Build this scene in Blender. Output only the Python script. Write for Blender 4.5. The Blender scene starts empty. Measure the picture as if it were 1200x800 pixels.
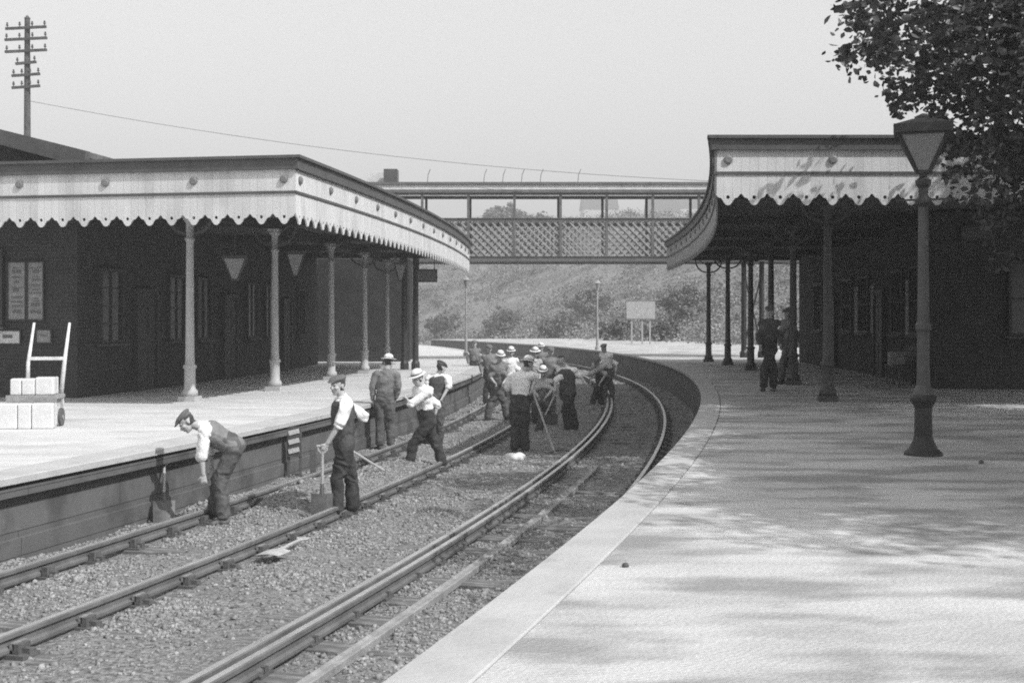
import bpy, bmesh, math, random
import numpy as np
from mathutils import Vector, Matrix
from mathutils.geometry import tessellate_polygon

random.seed(7); rng = np.random.default_rng(7)
R = math.radians
sc = bpy.context.scene
C = sc.collection

# ------------------------------------------------------------------ materials
def mat(name, c, rough=0.85, var=0.12, scale=4.0, bump=0.15, bscale=60.0, spec=0.25, stretch=None,
        dirt=None, metal=0.0, detail=6):
    m = bpy.data.materials.new(name); m.use_nodes = True
    nt = m.node_tree; N = nt.nodes; L = nt.links
    b = N['Principled BSDF']
    b.inputs['Roughness'].default_value = rough
    b.inputs['Metallic'].default_value = metal
    b.inputs['Specular IOR Level'].default_value = spec
    tc = N.new('ShaderNodeTexCoord'); mp = N.new('ShaderNodeMapping')
    L.new(tc.outputs['Object'], mp.inputs['Vector'])
    if stretch: mp.inputs['Scale'].default_value = stretch
    n = N.new('ShaderNodeTexNoise'); n.inputs['Scale'].default_value = scale; n.inputs['Detail'].default_value = detail
    n.inputs['Roughness'].default_value = 0.65
    L.new(mp.outputs[0], n.inputs['Vector'])
    r = N.new('ShaderNodeValToRGB')
    lo, hi = c*(1-var), c*(1+var)
    r.color_ramp.elements[0].position = 0.32; r.color_ramp.elements[0].color = (lo, lo, lo, 1)
    r.color_ramp.elements[1].position = 0.68; r.color_ramp.elements[1].color = (hi, hi, hi, 1)
    L.new(n.outputs['Fac'], r.inputs['Fac'])
    out = r.outputs['Color']
    if dirt:                                   # (scale, threshold, colour, strength)
        n3 = N.new('ShaderNodeTexNoise'); n3.inputs['Scale'].default_value = dirt[0]; n3.inputs['Detail'].default_value = 8
        L.new(mp.outputs[0], n3.inputs['Vector'])
        r3 = N.new('ShaderNodeValToRGB')
        r3.color_ramp.elements[0].position = dirt[1]; r3.color_ramp.elements[1].position = min(1, dirt[1]+0.14)
        r3.color_ramp.elements[1].color = (dirt[3],)*3+(1,)
        L.new(n3.outputs['Fac'], r3.inputs['Fac'])
        mx = N.new('ShaderNodeMixRGB'); mx.inputs[2].default_value = (dirt[2],)*3+(1,)
        L.new(r3.outputs['Color'], mx.inputs[0]); L.new(out, mx.inputs[1]); out = mx.outputs[0]
    L.new(out, b.inputs['Base Color'])
    if bump:
        n2 = N.new('ShaderNodeTexNoise'); n2.inputs['Scale'].default_value = bscale; n2.inputs['Detail'].default_value = 4
        L.new(mp.outputs[0], n2.inputs['Vector'])
        bp = N.new('ShaderNodeBump'); bp.inputs['Strength'].default_value = bump; bp.inputs['Distance'].default_value = 0.02
        L.new(n2.outputs['Fac'], bp.inputs['Height']); L.new(bp.outputs[0], b.inputs['Normal'])
    m['out'] = 1
    return m

def brickmat(name, c, mortar, bw, bh, ms=0.01, off=0.5, var=0.2, rough=0.9, bump=0.5, stretch=None, dirt=None, nscale=1.5):
    """bricks / boards laid out in the UV map (u = metres along, v = metres up)"""
    m = mat(name, c, rough, var, nscale, 0.0, stretch=stretch, dirt=dirt)
    nt = m.node_tree; N = nt.nodes; L = nt.links; b = N['Principled BSDF']
    old = b.inputs['Base Color'].links[0].from_socket
    uv = N.new('ShaderNodeUVMap'); br = N.new('ShaderNodeTexBrick')
    br.offset = off
    br.inputs['Scale'].default_value = 1.0; br.inputs['Brick Width'].default_value = bw; br.inputs['Row Height'].default_value = bh
    br.inputs['Mortar Size'].default_value = ms; br.inputs['Mortar Smooth'].default_value = 0.3
    br.inputs['Color1'].default_value = (1, 1, 1, 1); br.inputs['Color2'].default_value = (1-var,)*3+(1,)
    k = mortar/c
    br.inputs['Mortar'].default_value = (k, k, k, 1)
    L.new(uv.outputs[0], br.inputs['Vector'])
    mx = N.new('ShaderNodeMixRGB'); mx.blend_type = 'MULTIPLY'; mx.inputs[0].default_value = 1
    L.new(old, mx.inputs[1]); L.new(br.outputs['Color'], mx.inputs[2]); L.new(mx.outputs[0], b.inputs['Base Color'])
    n2 = N.new('ShaderNodeTexNoise'); n2.inputs['Scale'].default_value = 40
    tc = N.new('ShaderNodeTexCoord'); L.new(tc.outputs['Object'], n2.inputs['Vector'])
    ad = N.new('ShaderNodeMath'); ad.operation = 'MULTIPLY_ADD'; ad.inputs[1].default_value = -1.0
    L.new(br.outputs['Fac'], ad.inputs[0])
    ml = N.new('ShaderNodeMath'); ml.operation = 'MULTIPLY'; ml.inputs[1].default_value = 0.4
    L.new(n2.outputs['Fac'], ml.inputs[0]); L.new(ml.outputs[0], ad.inputs[2])
    bp = N.new('ShaderNodeBump'); bp.inputs['Strength'].default_value = bump; bp.inputs['Distance'].default_value = 0.02
    L.new(ad.outputs[0], bp.inputs['Height']); L.new(bp.outputs[0], b.inputs['Normal'])
    return m

def glassmat(name, c=0.03, rough=0.15):
    m = mat(name, c, rough, 0.1, 2, 0.02, 3, spec=0.6); return m

M = {}
def setup_materials():
    M['platform'] = mat('platform_surface', 0.50, 0.95, 0.28, 0.6, 0.8, 60, 0.1, stretch=(0.55, 1.2, 1), dirt=(1.5, 0.47, 0.22, 0.75), detail=14)
    M['platform_left'] = mat('platform_surface_pale', 0.54, 0.95, 0.14, 0.9, 0.5, 45, 0.1, stretch=(0.6, 1.5, 1), dirt=(1.3, 0.52, 0.36, 0.5), detail=12)
    M['coping'] = mat('coping_stone', 0.42, 0.9, 0.12, 1.6, 0.3, 30, 0.15, dirt=(2.2, 0.58, 0.28, 0.6), detail=10)
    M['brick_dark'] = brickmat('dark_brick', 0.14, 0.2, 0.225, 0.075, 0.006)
    M['wall_board'] = brickmat('platform_wall_boards', 0.12, 0.05, 5.2, 0.27, 0.006, 0.37, 0.12, dirt=(1.7, 0.5, 0.055, 0.7), nscale=2.5)
    M['ballast_bed'] = mat('ballast_bed', 0.20, 0.95, 0.75, 22, 1.0, 38, 0.1, dirt=(0.8, 0.52, 0.14, 0.45), detail=10)
    M['stone'] = mat('ballast_stone', 0.25, 0.9, 0.75, 14, 0.3, 60, 0.15, dirt=(0.9, 0.52, 0.17, 0.55), detail=10)
    M['rail'] = mat('rail_steel', 0.13, 0.6, 0.3, 3, 0.15, 50, 0.4)
    M['rust'] = mat('pale_rust', 0.26, 0.8, 0.3, 6, 0.3, 50, 0.2)
    M['rail_top'] = mat('worn_rail_head', 0.55, 0.35, 0.2, 2, 0.05, 30, 0.6, metal=0.6)
    M['iron'] = mat('cast_iron', 0.10, 0.6, 0.3, 20, 0.2, 90, 0.4)
    M['sleeper'] = mat('creosoted_timber', 0.15, 0.9, 0.35, 3, 0.4, 25, 0.15, stretch=(1, 6, 1), dirt=(3, 0.5, 0.3, 0.6))
    M['key'] = mat('oak_key', 0.24, 0.85, 0.3, 12, 0.3, 60)
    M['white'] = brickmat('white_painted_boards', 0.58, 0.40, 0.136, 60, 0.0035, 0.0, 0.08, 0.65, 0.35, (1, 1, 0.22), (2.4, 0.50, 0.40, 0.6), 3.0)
    M['cornice'] = mat('dark_paint', 0.075, 0.55, 0.2, 3, 0.1, 40, 0.35)
    M['boss'] = mat('grey_boss', 0.16, 0.5, 0.15, 8, 0.1, 40, 0.4)
    M['hole'] = mat('drilled_hole', 0.03, 0.9, 0.1, 8, 0)
    M['roof_lead'] = mat('roof_felt', 0.10, 0.9, 0.3, 1.2, 0.3, 20, 0.2)
    M['soffit'] = mat('soffit_boards', 0.05, 0.85, 0.2, 2, 0.2, 30, 0.2)
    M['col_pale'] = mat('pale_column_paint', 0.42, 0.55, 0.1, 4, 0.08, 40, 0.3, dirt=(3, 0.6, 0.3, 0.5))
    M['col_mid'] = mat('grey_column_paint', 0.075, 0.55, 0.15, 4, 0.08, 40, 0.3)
    M['lamp_paint'] = mat('lamp_paint', 0.032, 0.5, 0.25, 5, 0.1, 60, 0.35)
    M['lamp_shaft'] = mat('lamp_shaft_paint', 0.075, 0.5, 0.2, 5, 0.1, 60, 0.35)
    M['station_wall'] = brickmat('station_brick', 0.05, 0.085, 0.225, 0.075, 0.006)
    M['station_wood'] = mat('station_woodwork', 0.055, 0.6, 0.2, 5, 0.1, 30)
    M['station_grey'] = mat('station_render', 0.10, 0.8, 0.2, 3, 0.2, 30)
    M['slate'] = brickmat('slate_roof', 0.13, 0.06, 0.3, 0.2, 0.006)
    M['glass'] = glassmat('dark_glass')
    M['glass_lamp'] = glassmat('lantern_glass', 0.22, 0.25)
    M['glass_pale'] = glassmat('pale_lantern_glass', 0.26, 0.3)
    M['paper'] = mat('poster_paper', 0.30, 0.8, 0.25, 7, 0.02, 20)
    M['paper_pale'] = mat('pale_poster_paper', 0.62, 0.8, 0.2, 9, 0.02, 20)
    M['ink'] = mat('printed_ink', 0.17, 0.8, 0.3, 9, 0)
    M['parcel'] = mat('parcel_wrap', 0.62, 0.7, 0.08, 6, 0.3, 12)
    M['barrow_wood'] = mat('barrow_wood', 0.60, 0.7, 0.2, 9, 0.2, 50)
    M['barrow_grey'] = mat('barrow_deck', 0.28, 0.8, 0.2, 9, 0.2, 50)
    M['bridge'] = mat('bridge_ironwork', 0.12, 0.6, 0.25, 3, 0.1, 40, 0.3)
    M['bridge_pale'] = mat('bridge_lattice_paint', 0.30, 0.6, 0.2, 3, 0.1, 40, 0.3)
    M['bridge_roof'] = mat('bridge_roof_edge', 0.60, 0.6, 0.15, 3, 0.1, 40, 0.3)
    M['grass'] = mat('embankment_grass', 0.20, 0.95, 0.4, 0.22, 0.6, 1.6, 0.1, dirt=(0.12, 0.55, 0.22, 0.7), detail=10)
    M['ground'] = mat('rough_ground', 0.16, 0.95, 0.4, 0.3, 0.6, 8, 0.1, detail=9)
    M['farhill'] = mat('far_hill_grass', 0.12, 0.95, 0.4, 0.02, 0.3, 1, 0.1)
    M['leaf'] = mat('leaf', 0.048, 0.5, 0.4, 3, 0.0, 3, 0.4)
    M['scrub'] = mat('scrub_leaf', 0.22, 0.8, 0.6, 0.4, 0.0, 3, 0.15)
    M['bark'] = mat('bark', 0.08, 0.9, 0.4, 6, 0.8, 14)
    M['skin'] = mat('skin', 0.42, 0.6, 0.1, 12, 0.05, 60, 0.3)
    M['skin_dark'] = mat('eyes_and_mouth', 0.06, 0.5, 0.1, 12, 0)
    M['hair'] = mat('hair', 0.05, 0.7, 0.3, 60, 0.4, 120)
    M['shirt'] = mat('white_shirt', 0.78, 0.85, 0.08, 9, 0.5, 16, 0.1)
    M['shirt_grey'] = mat('grey_shirt', 0.42, 0.85, 0.12, 9, 0.5, 16, 0.1)
    M['vest'] = mat('dark_waistcoat', 0.085, 0.9, 0.25, 9, 0.5, 18, 0.1)
    M['jacket'] = mat('mid_grey_jacket', 0.19, 0.9, 0.2, 9, 0.5, 14, 0.1)
    M['trousers'] = mat('dark_trousers', 0.05, 0.9, 0.3, 7, 0.7, 10, 0.1, dirt=(6, 0.58, 0.13, 0.6))
    M['trousers_grey'] = mat('grey_trousers', 0.10, 0.9, 0.3, 7, 0.7, 10, 0.1, dirt=(6, 0.56, 0.18, 0.6))
    M['boot'] = mat('boot_leather', 0.05, 0.7, 0.3, 20, 0.3, 60, 0.3, dirt=(9, 0.5, 0.2, 0.7))
    M['cap'] = mat('tweed_cap', 0.14, 0.95, 0.35, 60, 0.5, 120, 0.1)
    M['hat'] = mat('pale_hat', 0.70, 0.8, 0.12, 20, 0.3, 60, 0.1)
    M['tool_wood'] = mat('ash_handle', 0.38, 0.7, 0.2, 20, 0.1, 60)
    M['tool_steel'] = mat('shovel_steel', 0.10, 0.5, 0.3, 9, 0.15, 40, 0.4)
    M['tool_bright'] = mat('worn_shovel_steel', 0.45, 0.45, 0.25, 9, 0.15, 40, 0.5)
    M['house'] = mat('far_house_wall', 0.5, 0.9, 0.1, 1, 0)
    M['white_shaded'] = brickmat('shaded_white_boards', 0.30, 0.18, 0.136, 60, 0.0035, 0.0, 0.05, 0.7, 0.35)  # same white boards with shade painted in as a darker tone
    M['bush_leaf'] = mat('bush_leaf', 0.16, 0.8, 0.5, 0.8, 0.0, 3, 0.15)
    M['tarred'] = mat('tarred_boards', 0.035, 0.9, 0.3, 3, 0.3, 20, 0.1)
    M['post_pale'] = mat('pale_post_paint', 0.32, 0.6, 0.15, 4, 0.1, 30)
setup_materials()

# ------------------------------------------------------------------ mesh helpers
def tag(o, label=None, cat=None, group=None, kind=None):
    if label: o['label'] = label
    if cat: o['category'] = cat
    if group: o['group'] = group
    if kind: o['kind'] = kind
    return o

def empty(name, loc=(0, 0, 0), rz=0.0, label=None, cat=None, group=None):
    o = bpy.data.objects.new(name, None); C.objects.link(o)
    o.location = loc; o.rotation_euler = (0, 0, rz); o.empty_display_size = 0.3
    tag(o, label, cat, group); return o

class MB:
    def __init__(s): s.v = []; s.f = []; s.m = []; s.uv = []
    def add(s, vs, fs, mi=0, uvs=None):
        b = len(s.v); s.v += [tuple(x) for x in vs]
        for k, f in enumerate(fs):
            s.f.append([b+i for i in f]); s.m.append(mi)
            s.uv.append(uvs[k] if uvs else None)
        return s
    def box(s, c, d, rz=0.0, mi=0, mtx=None):
        hx, hy, hz = d[0]/2, d[1]/2, d[2]/2
        ca, sa = math.cos(rz), math.sin(rz); vs = []; loc = []
        for x, y, z in ((-1,-1,-1),(1,-1,-1),(1,1,-1),(-1,1,-1),(-1,-1,1),(1,-1,1),(1,1,1),(-1,1,1)):
            p = (x*hx, y*hy, z*hz); loc.append(p)
            if mtx is not None: q = mtx @ Vector(p); vs.append((q.x+c[0], q.y+c[1], q.z+c[2]))
            else: vs.append((c[0]+p[0]*ca-p[1]*sa, c[1]+p[0]*sa+p[1]*ca, c[2]+p[2]))
        fs = [(0,3,2,1),(4,5,6,7),(0,1,5,4),(1,2,6,5),(2,3,7,6),(3,0,4,7)]
        ax = [(0,1),(0,1),(0,2),(1,2),(0,2),(1,2)]
        uvs = [[(loc[i][a]+5, loc[i][b]+5) for i in f] for f, (a, b) in zip(fs, ax)]
        return s.add(vs, fs, mi, uvs)
    def bar(s, a, b, w, h=None, mi=0, up=(0, 0, 1)):
        a = Vector(a); b = Vector(b); h = h or w; d = b-a; L = d.length; d.normalize()
        u = Vector(up)
        if abs(d.dot(u)) > 0.98: u = Vector((0, 1, 0))
        x = d.cross(u).normalized(); z = x.cross(d)
        m = Matrix((x, d, z)).transposed()
        return s.box((a+b)/2, (w, L, h), mtx=m, mi=mi)
    def tube(s, pts, rad, n=10, mi=0, caps=True):
        pts = [Vector(p) for p in pts]
        if not hasattr(rad, '__len__'): rad = [rad]*len(pts)
        vs = []; ref = None
        for i, p in enumerate(pts):
            t = (pts[min(i+1, len(pts)-1)]-pts[max(i-1, 0)])
            if t.length < 1e-9: t = Vector((0, 0, 1))
            t.normalize()
            if ref is None: ref = Vector((1, 0, 0)) if abs(t.x) < 0.9 else Vector((0, 1, 0))
            x = (ref - t*ref.dot(t)).normalized(); y = t.cross(x); ref = x
            for k in range(n):
                a = 2*math.pi*k/n
                vs.append(p+(x*math.cos(a)+y*math.sin(a))*rad[i])
        fs = []
        for i in range(len(pts)-1):
            for k in range(n):
                fs.append((i*n+k, i*n+(k+1) % n, (i+1)*n+(k+1) % n, (i+1)*n+k))
        if caps:
            fs.append(tuple(range(n))[::-1]); fs.append(tuple((len(pts)-1)*n+k for k in range(n)))
        return s.add(vs, fs, mi)
    def lathe(s, prof, c=(0, 0, 0), n=16, mi=0):
        pts = [(c[0], c[1], c[2]+z) for r, z in prof]; 
        vs = []
        for r, z in prof:
            for k in range(n):
                a = 2*math.pi*(k+.5)/n; vs.append((c[0]+r*math.cos(a), c[1]+r*math.sin(a), c[2]+z))
        fs = []
        for i in range(len(prof)-1):
            for k in range(n): fs.append((i*n+k, i*n+(k+1) % n, (i+1)*n+(k+1) % n, (i+1)*n+k))
        fs.append(tuple(range(n))[::-1]); fs.append(tuple((len(prof)-1)*n+k for k in range(n)))
        return s.add(vs, fs, mi)
    def prism(s, poly, axis_from, axis_to, mi=0):
        """poly: list of Vector-able 3-D points of one end; extruded by (axis_to-axis_from)"""
        d = Vector(axis_to)-Vector(axis_from); a = [Vector(p) for p in poly]; b = [p+d for p in a]; n = len(a)
        fs = [tuple(range(n))[::-1], tuple(range(n, 2*n))]+[(i, (i+1) % n, n+(i+1) % n, n+i) for i in range(n)]
        return s.add(a+b, fs, mi)
    def ellipsoid(s, c, rad, mtx=None, nu=14, nv=10, mi=0):
        vs = []; fs = []
        for j in range(nv+1):
            th = math.pi*j/nv
            for i in range(nu):
                a = 2*math.pi*i/nu
                p = Vector((rad[0]*math.sin(th)*math.cos(a), rad[1]*math.sin(th)*math.sin(a), rad[2]*math.cos(th)))
                if mtx is not None: p = mtx @ p
                vs.append(Vector(c)+p)
        for j in range(nv):
            for i in range(nu): fs.append((j*nu+i, (j+1)*nu+i, (j+1)*nu+(i+1) % nu, j*nu+(i+1) % nu))
        return s.add(vs, fs, mi)
    def mesh(s, name, mats, smooth=False, merge=True, bevel=0):
        me = bpy.data.meshes.new(name)
        bm = bmesh.new()
        uvl = bm.loops.layers.uv.new('UVMap')
        vv = [bm.verts.new(v) for v in s.v]
        for f, mi, uv in zip(s.f, s.m, s.uv):
            try: fc = bm.faces.new([vv[i] for i in f])
            except ValueError: continue
            fc.material_index = mi; fc.smooth = smooth
            if uv:
                for lp, q in zip(fc.loops, uv): lp[uvl].uv = q
        if merge:
            bmesh.ops.remove_doubles(bm, verts=bm.verts, dist=1e-5)
            bmesh.ops.recalc_face_normals(bm, faces=bm.faces)
        if bevel:
            bmesh.ops.bevel(bm, geom=list(bm.edges), offset=bevel, segments=1, affect='EDGES', profile=0.5)
        bm.to_mesh(me); bm.free()
        for m_ in (mats if isinstance(mats, (list, tuple)) else [mats]): me.materials.append(m_)
        return me
    def build(s, name, mats, parent=None, **k):
        o = bpy.data.objects.new(name, s.mesh(name, mats, **k)); C.objects.link(o)
        if parent is not None: o.parent = parent
        return o

def cp(o, parent=None, **kw):
    c = o.copy(); C.objects.link(c)
    if parent is not None: c.parent = parent
    for ch in list(o.children): cp(ch, c)
    for k, v in kw.items(): setattr(c, k, v)
    return c

# numpy value noise -------------------------------------------------
_g = np.random.default_rng(3).random((256, 256))
def vnoise(x, y):
    xi = np.floor(x).astype(int); yi = np.floor(y).astype(int); fx = x-xi; fy = y-yi
    fx = fx*fx*(3-2*fx); fy = fy*fy*(3-2*fy)
    a = _g[xi % 256, yi % 256]; b = _g[(xi+1) % 256, yi % 256]; c = _g[xi % 256, (yi+1) % 256]; d = _g[(xi+1) % 256, (yi+1) % 256]
    return (a*(1-fx)+b*fx)*(1-fy)+(c*(1-fx)+d*fx)*fy
def fbm(x, y, o=4):
    s = 0; a = 1; t = 0
    for k in range(o): s = s+a*vnoise(x*2**k+17*k, y*2**k+5*k); t += a; a *= .5
    return s/t-0.5

# ------------------------------------------------------------------ the curve everything follows
CX, CY, R0 = -134.7, 44.5, 140.0
def P(r, phi, z=0.0): return Vector((CX+(R0+r)*math.cos(phi), CY+(R0+r)*math.sin(phi), z))
def phiY(Y, r=0.0): return math.asin((Y-CY)/(R0+r))
def inv(x, y): return math.hypot(x-CX, y-CY)-R0, math.atan2(y-CY, x-CX)
F = 1413.0
def px(x, y, z):                     # world point of a photo pixel lying at height z (camera 1.4 m)
    d = F*(1.4-z)/(y-378.0); return Vector(((x-600)*d/F, d, z))

def sweep(mb, prof, p0, p1, n, mi=0, closed=True, caps=True, prof1=None):
    """prof: [(r,z)] swept along the arc; u in metres, v along the profile"""
    vs = []; m = len(prof); pl = [0.0]
    for i in range(m): 
        a, b = prof[i], prof[(i+1) % m]; pl.append(pl[-1]+math.hypot(a[0]-b[0], a[1]-b[1]))
    for k in range(n+1):
        ph = p0+(p1-p0)*k/n
        for r, z in prof: vs.append(P(r, ph, z))
    fs = []; uvs = []
    cnt = m if closed else m-1
    for k in range(n):
        u0, u1 = R0*(p0+(p1-p0)*k/n)+100, R0*(p0+(p1-p0)*(k+1)/n)+100
        for i in range(cnt):
            j = (i+1) % m
            fs.append((k*m+i, k*m+j, (k+1)*m+j, (k+1)*m+i))
            uvs.append([(u0, pl[i]), (u0, pl[i+1]), (u1, pl[i+1]), (u1, pl[i])])
    if closed and caps:
        for base, rev in ((0, True), (n*m, False)):
            t = tessellate_polygon([[Vector((r, z, 0)) for r, z in prof]])
            for tr in t:
                fs.append(tuple(base+i for i in (tr[::-1] if rev else tr))); uvs.append([(prof[i][0]+50, prof[i][1]+5) for i in fs[-1] and (tr[::-1] if rev else tr)])
    mb.add(vs, fs, mi, uvs)
    return mb

ZL = -0.10                           # left platform level
ZG = -0.96                           # ballast level
# ------------------------------------------------------------------ GROUND / PLATFORMS
def struct(name, mb, m, **k):
    o = mb.build(name, m, **k); o['kind'] = 'structure'; return o

# terrain: flat sheet, embankment beyond the curve, reaching the horizon
def hill_h(x, y):
    r = np.hypot(x-CX, y-CY)-R0; ph = np.arctan2(y-CY, x-CX)
    t = np.clip((r-10.0)/44.0, 0, 1); t = t*t*(3-2*t)*0.55+t*0.45
    A = 11.0+np.clip((ph-0.25)/0.4, 0, 1)*5.5
    g = np.clip((ph+0.02)/0.14, 0, 1); g = g*g*(3-2*g)
    bumps = fbm(x*0.06, y*0.06, 5)*3.2*np.clip((r-12)/20, 0, 1)+fbm(x*0.35+9, y*0.35, 4)*0.9*np.clip((r-11)/6, 0, 1)
    return (A*t+bumps)*g
def grid_mesh(name, X, Y, Z, m, kind='structure', smooth=True):
    ny, nx = X.shape
    co = np.stack([X, Y, Z], -1).reshape(-1, 3)
    idx = np.arange(nx*ny).reshape(ny, nx)
    q = np.stack([idx[:-1, :-1], idx[:-1, 1:], idx[1:, 1:], idx[1:, :-1]], -1).reshape(-1, 4)
    me = bpy.data.meshes.new(name); me.vertices.add(len(co)); me.vertices.foreach_set('co', co.ravel())
    me.loops.add(q.size); me.loops.foreach_set('vertex_index', q.ravel().astype(np.int32))
    me.polygons.add(len(q)); me.polygons.foreach_set('loop_start', np.arange(0, q.size, 4, dtype=np.int32))
    me.polygons.foreach_set('use_smooth', np.full(len(q), smooth))
    me.update(calc_edges=True); me.materials.append(m)
    o = bpy.data.objects.new(name, me); C.objects.link(o)
    if kind: o['kind'] = kind
    return o
def warp(a, b, n, p=2.2):
    t = np.linspace(-1, 1, n); return (a+b)/2+(b-a)/2*np.sign(t)*np.abs(t)**p
xs = 20+warp(-1500, 1500, 301, 2.6); ys = 90+warp(-1800, 1800, 301, 2.4)
X, Y = np.meshgrid(xs, ys)
Z = hill_h(X, Y)-1.25
rr = np.hypot(X-CX, Y-CY)-R0
ph = np.arctan2(Y-CY, X-CX)
far = np.clip((Y-330)/500, 0, 1)
Z += far*far*(3-2*far)*(46+fbm(X*0.004, Y*0.004, 4)*55)*np.exp(-((X-60)/900)**2)
grid_mesh('terrain', X, Y, Z, M['grass'])

# right platform
mb = MB(); sweep(mb, [(0.318, 0.0), (26, 0.0), (26, -1.2), (0.318, -1.2)], -0.42, 0.42, 110)
struct('platform_right', mb, M['platform'])
mb = MB(); sweep(mb, [(-0.03, -0.075), (-0.03, -0.006), (-0.018, 0.006), (0.298, 0.006), (0.306, -0.004), (0.306, -0.075)], -0.42, 0.42, 300)
struct('platform_coping_right', mb, M['coping'])
mb = MB(); sweep(mb, [(0.05, -1.3), (0.05, -0.078), (0.312, -0.078), (0.312, -1.3)], -0.42, 0.42, 160)
tag(struct('platform_wall_right', mb, M['brick_dark']), kind='structure')
# left platform
mb = MB(); sweep(mb, [(-40, -1.2), (-40, ZL), (-6.56, ZL), (-6.56, -1.2)], -0.42, 0.42, 110)
struct('platform_left', mb, M['platform_left'])
mb = MB(); sweep(mb, [(-6.09, ZL-0.075), (-6.09, ZL-0.012), (-6.10, ZL-0.002), (-6.54, ZL+0.004), (-6.555, ZL-0.03), (-6.555, ZL-0.075)], -0.42, 0.42, 300)
struct('platform_coping_left', mb, M['coping'])
mb = MB()
sweep(mb, [(-6.545, -1.3), (-6.545, ZL-0.078), (-6.20, ZL-0.078), (-6.20, ZL-0.115), (-6.11, ZL-0.12), (-6.11, ZL-0.205), (-6.225, ZL-0.21),
           (-6.225, -0.735), (-6.19, -0.745), (-6.19, -1.3)], -0.42, 0.42, 200)
struct('platform_wall_left', mb, M['wall_board'])

# track bed -------------------------------------------------------------
RAILS_L = (-5.47, -4.035); RAILS_R = (-2.205, -0.77)
def bed_z(r, s):
    """height of the ballast; s = metres along"""
    z = ZG + fbm(r*1.3, s*1.3, 4)*0.13 + fbm(r*7, s*7, 2)*0.02
    # mounds thrown up in the left track bay and the six foot
    for (mr, ms, w, h) in ((-4.75, -29.6, 0.85, 0.30), (-4.6, -26.5, 0.8, 0.15), (-3.1, -30.5, 0.75, 0.07), (-3.2, -24.5, 1.0, 0.07), (-3.3, -19.5, 1.2, 0.09),
                           (-3.0, -12.0, 1.4, 0.08), (-5.85, -30.5, 0.35, 0.08), (-5.9, -22.0, 0.4, 0.08), (-4.7, -15.0, 1.0, 0.09), (-3.1, -35.0, 0.7, 0.05)):
        z = z + h*np.exp(-((r-mr)**2/(w*0.5)**2*0.5+(s-ms)**2/(w)**2*0.5))
    for rl in RAILS_L+RAILS_R:          # keep clear below the rails
        d = np.abs(r-rl); z = np.where(d < 0.16, np.minimum(z, ZG-0.005+0.2*np.maximum(d-0.06, 0)), z)
    four = np.abs(r+1.49); z = np.where(four < 0.72, z-0.012, z)
    return z
s_near = np.concatenate([np.arange(-50, -12, 0.06), np.arange(-12, 25, 0.16), np.arange(25, 75, 0.6)])
r_ax = np.arange(-6.2, 0.06, 0.06)
S, RR = np.meshgrid(s_near, r_ax, indexing='ij')
ZZ = bed_z(RR, S)
PH = S/R0
grid_mesh('track_bed', CX+(R0+RR)*np.cos(PH), CY+(R0+RR)*np.sin(PH), ZZ, M['ballast_bed'])

def scatter_rocks(name, N, s0, s1, r0, r1, size, dens=None, m=None, zf=bed_z, sink=0.2):
    bm = bmesh.new(); bmesh.ops.create_icosphere(bm, subdivisions=1, radius=1.0) if size > 0.5 else bmesh.ops.create_cone(bm, cap_ends=True, segments=5, radius1=1.0, radius2=0.55, depth=1.3); bmesh.ops.triangulate(bm, faces=bm.faces)
    bv = np.array([v.co[:] for v in bm.verts]); bf = np.array([[v.index for v in f.verts] for f in bm.faces]); bm.free()
    nv = len(bv)
    s = rng.uniform(s0, s1, N); r = rng.uniform(r0, r1, N)
    if dens is not None:
        k = rng.random(N) < dens(r, s); s = s[k]; r = r[k]; N = len(s)
    sz = size*rng.lognormal(0, 0.38, N)
    z = zf(r, s)+sz*sink
    jit = rng.uniform(0.65, 1.25, (N, nv, 1))
    sq = np.stack([rng.uniform(.8, 1.3, N), rng.uniform(.7, 1.1, N), rng.uniform(.5, .85, N)], -1)[:, None, :]
    q = bv[None]*jit*sq*sz[:, None, None]
    a = rng.uniform(0, 6.28, N); ca, sa = np.cos(a)[:, None], np.sin(a)[:, None]
    b = rng.uniform(-.7, .7, N); cb, sb = np.cos(b)[:, None], np.sin(b)[:, None]
    x, y, zz = q[..., 0], q[..., 1], q[..., 2]
    y, zz = y*cb-zz*sb, y*sb+zz*cb
    x, y = x*ca-y*sa, x*sa+y*ca
    ph = s/R0
    x = x+(CX+(R0+r)*np.cos(ph))[:, None]; y = y+(CY+(R0+r)*np.sin(ph))[:, None]; zz = zz+z[:, None]
    co = np.stack([x, y, zz], -1).reshape(-1, 3)
    tri = (bf[None]+(np.arange(N)*nv)[:, None, None]).reshape(-1, 3)
    me = bpy.data.meshes.new(name); me.vertices.add(len(co)); me.vertices.foreach_set('co', co.ravel())
    me.loops.add(tri.size); me.loops.foreach_set('vertex_index', tri.ravel().astype(np.int32))
    me.polygons.add(len(tri)); me.polygons.foreach_set('loop_start', np.arange(0, tri.size, 3, dtype=np.int32))
    me.update(calc_edges=True); me.materials.append(m)
    return me
def rail_clear(r, s):
    k = np.ones_like(r)
    for rl in RAILS_L+RAILS_R: k = np.where(np.abs(r-rl) < 0.10, 0.05, k)
    k = np.where((np.abs(r+1.49) < 0.68), k*0.7, k)
    return k*np.clip(0.55+fbm(r*1.1+4, s*1.1, 3)*2.4, 0.12, 1)
me1 = scatter_rocks('ballast', 185000, -43, -14, -6.18, 0.04, 0.0158, rail_clear, M['stone'])
me2 = scatter_rocks('ballast', 50000, -14, 20, -6.18, 0.04, 0.026, rail_clear, M['stone'])
bm = bmesh.new(); bm.from_mesh(me1); bm.from_mesh(me2); bm.to_mesh(me1); bm.free()
o = bpy.data.objects.new('ballast', me1); C.objects.link(o)
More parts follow.
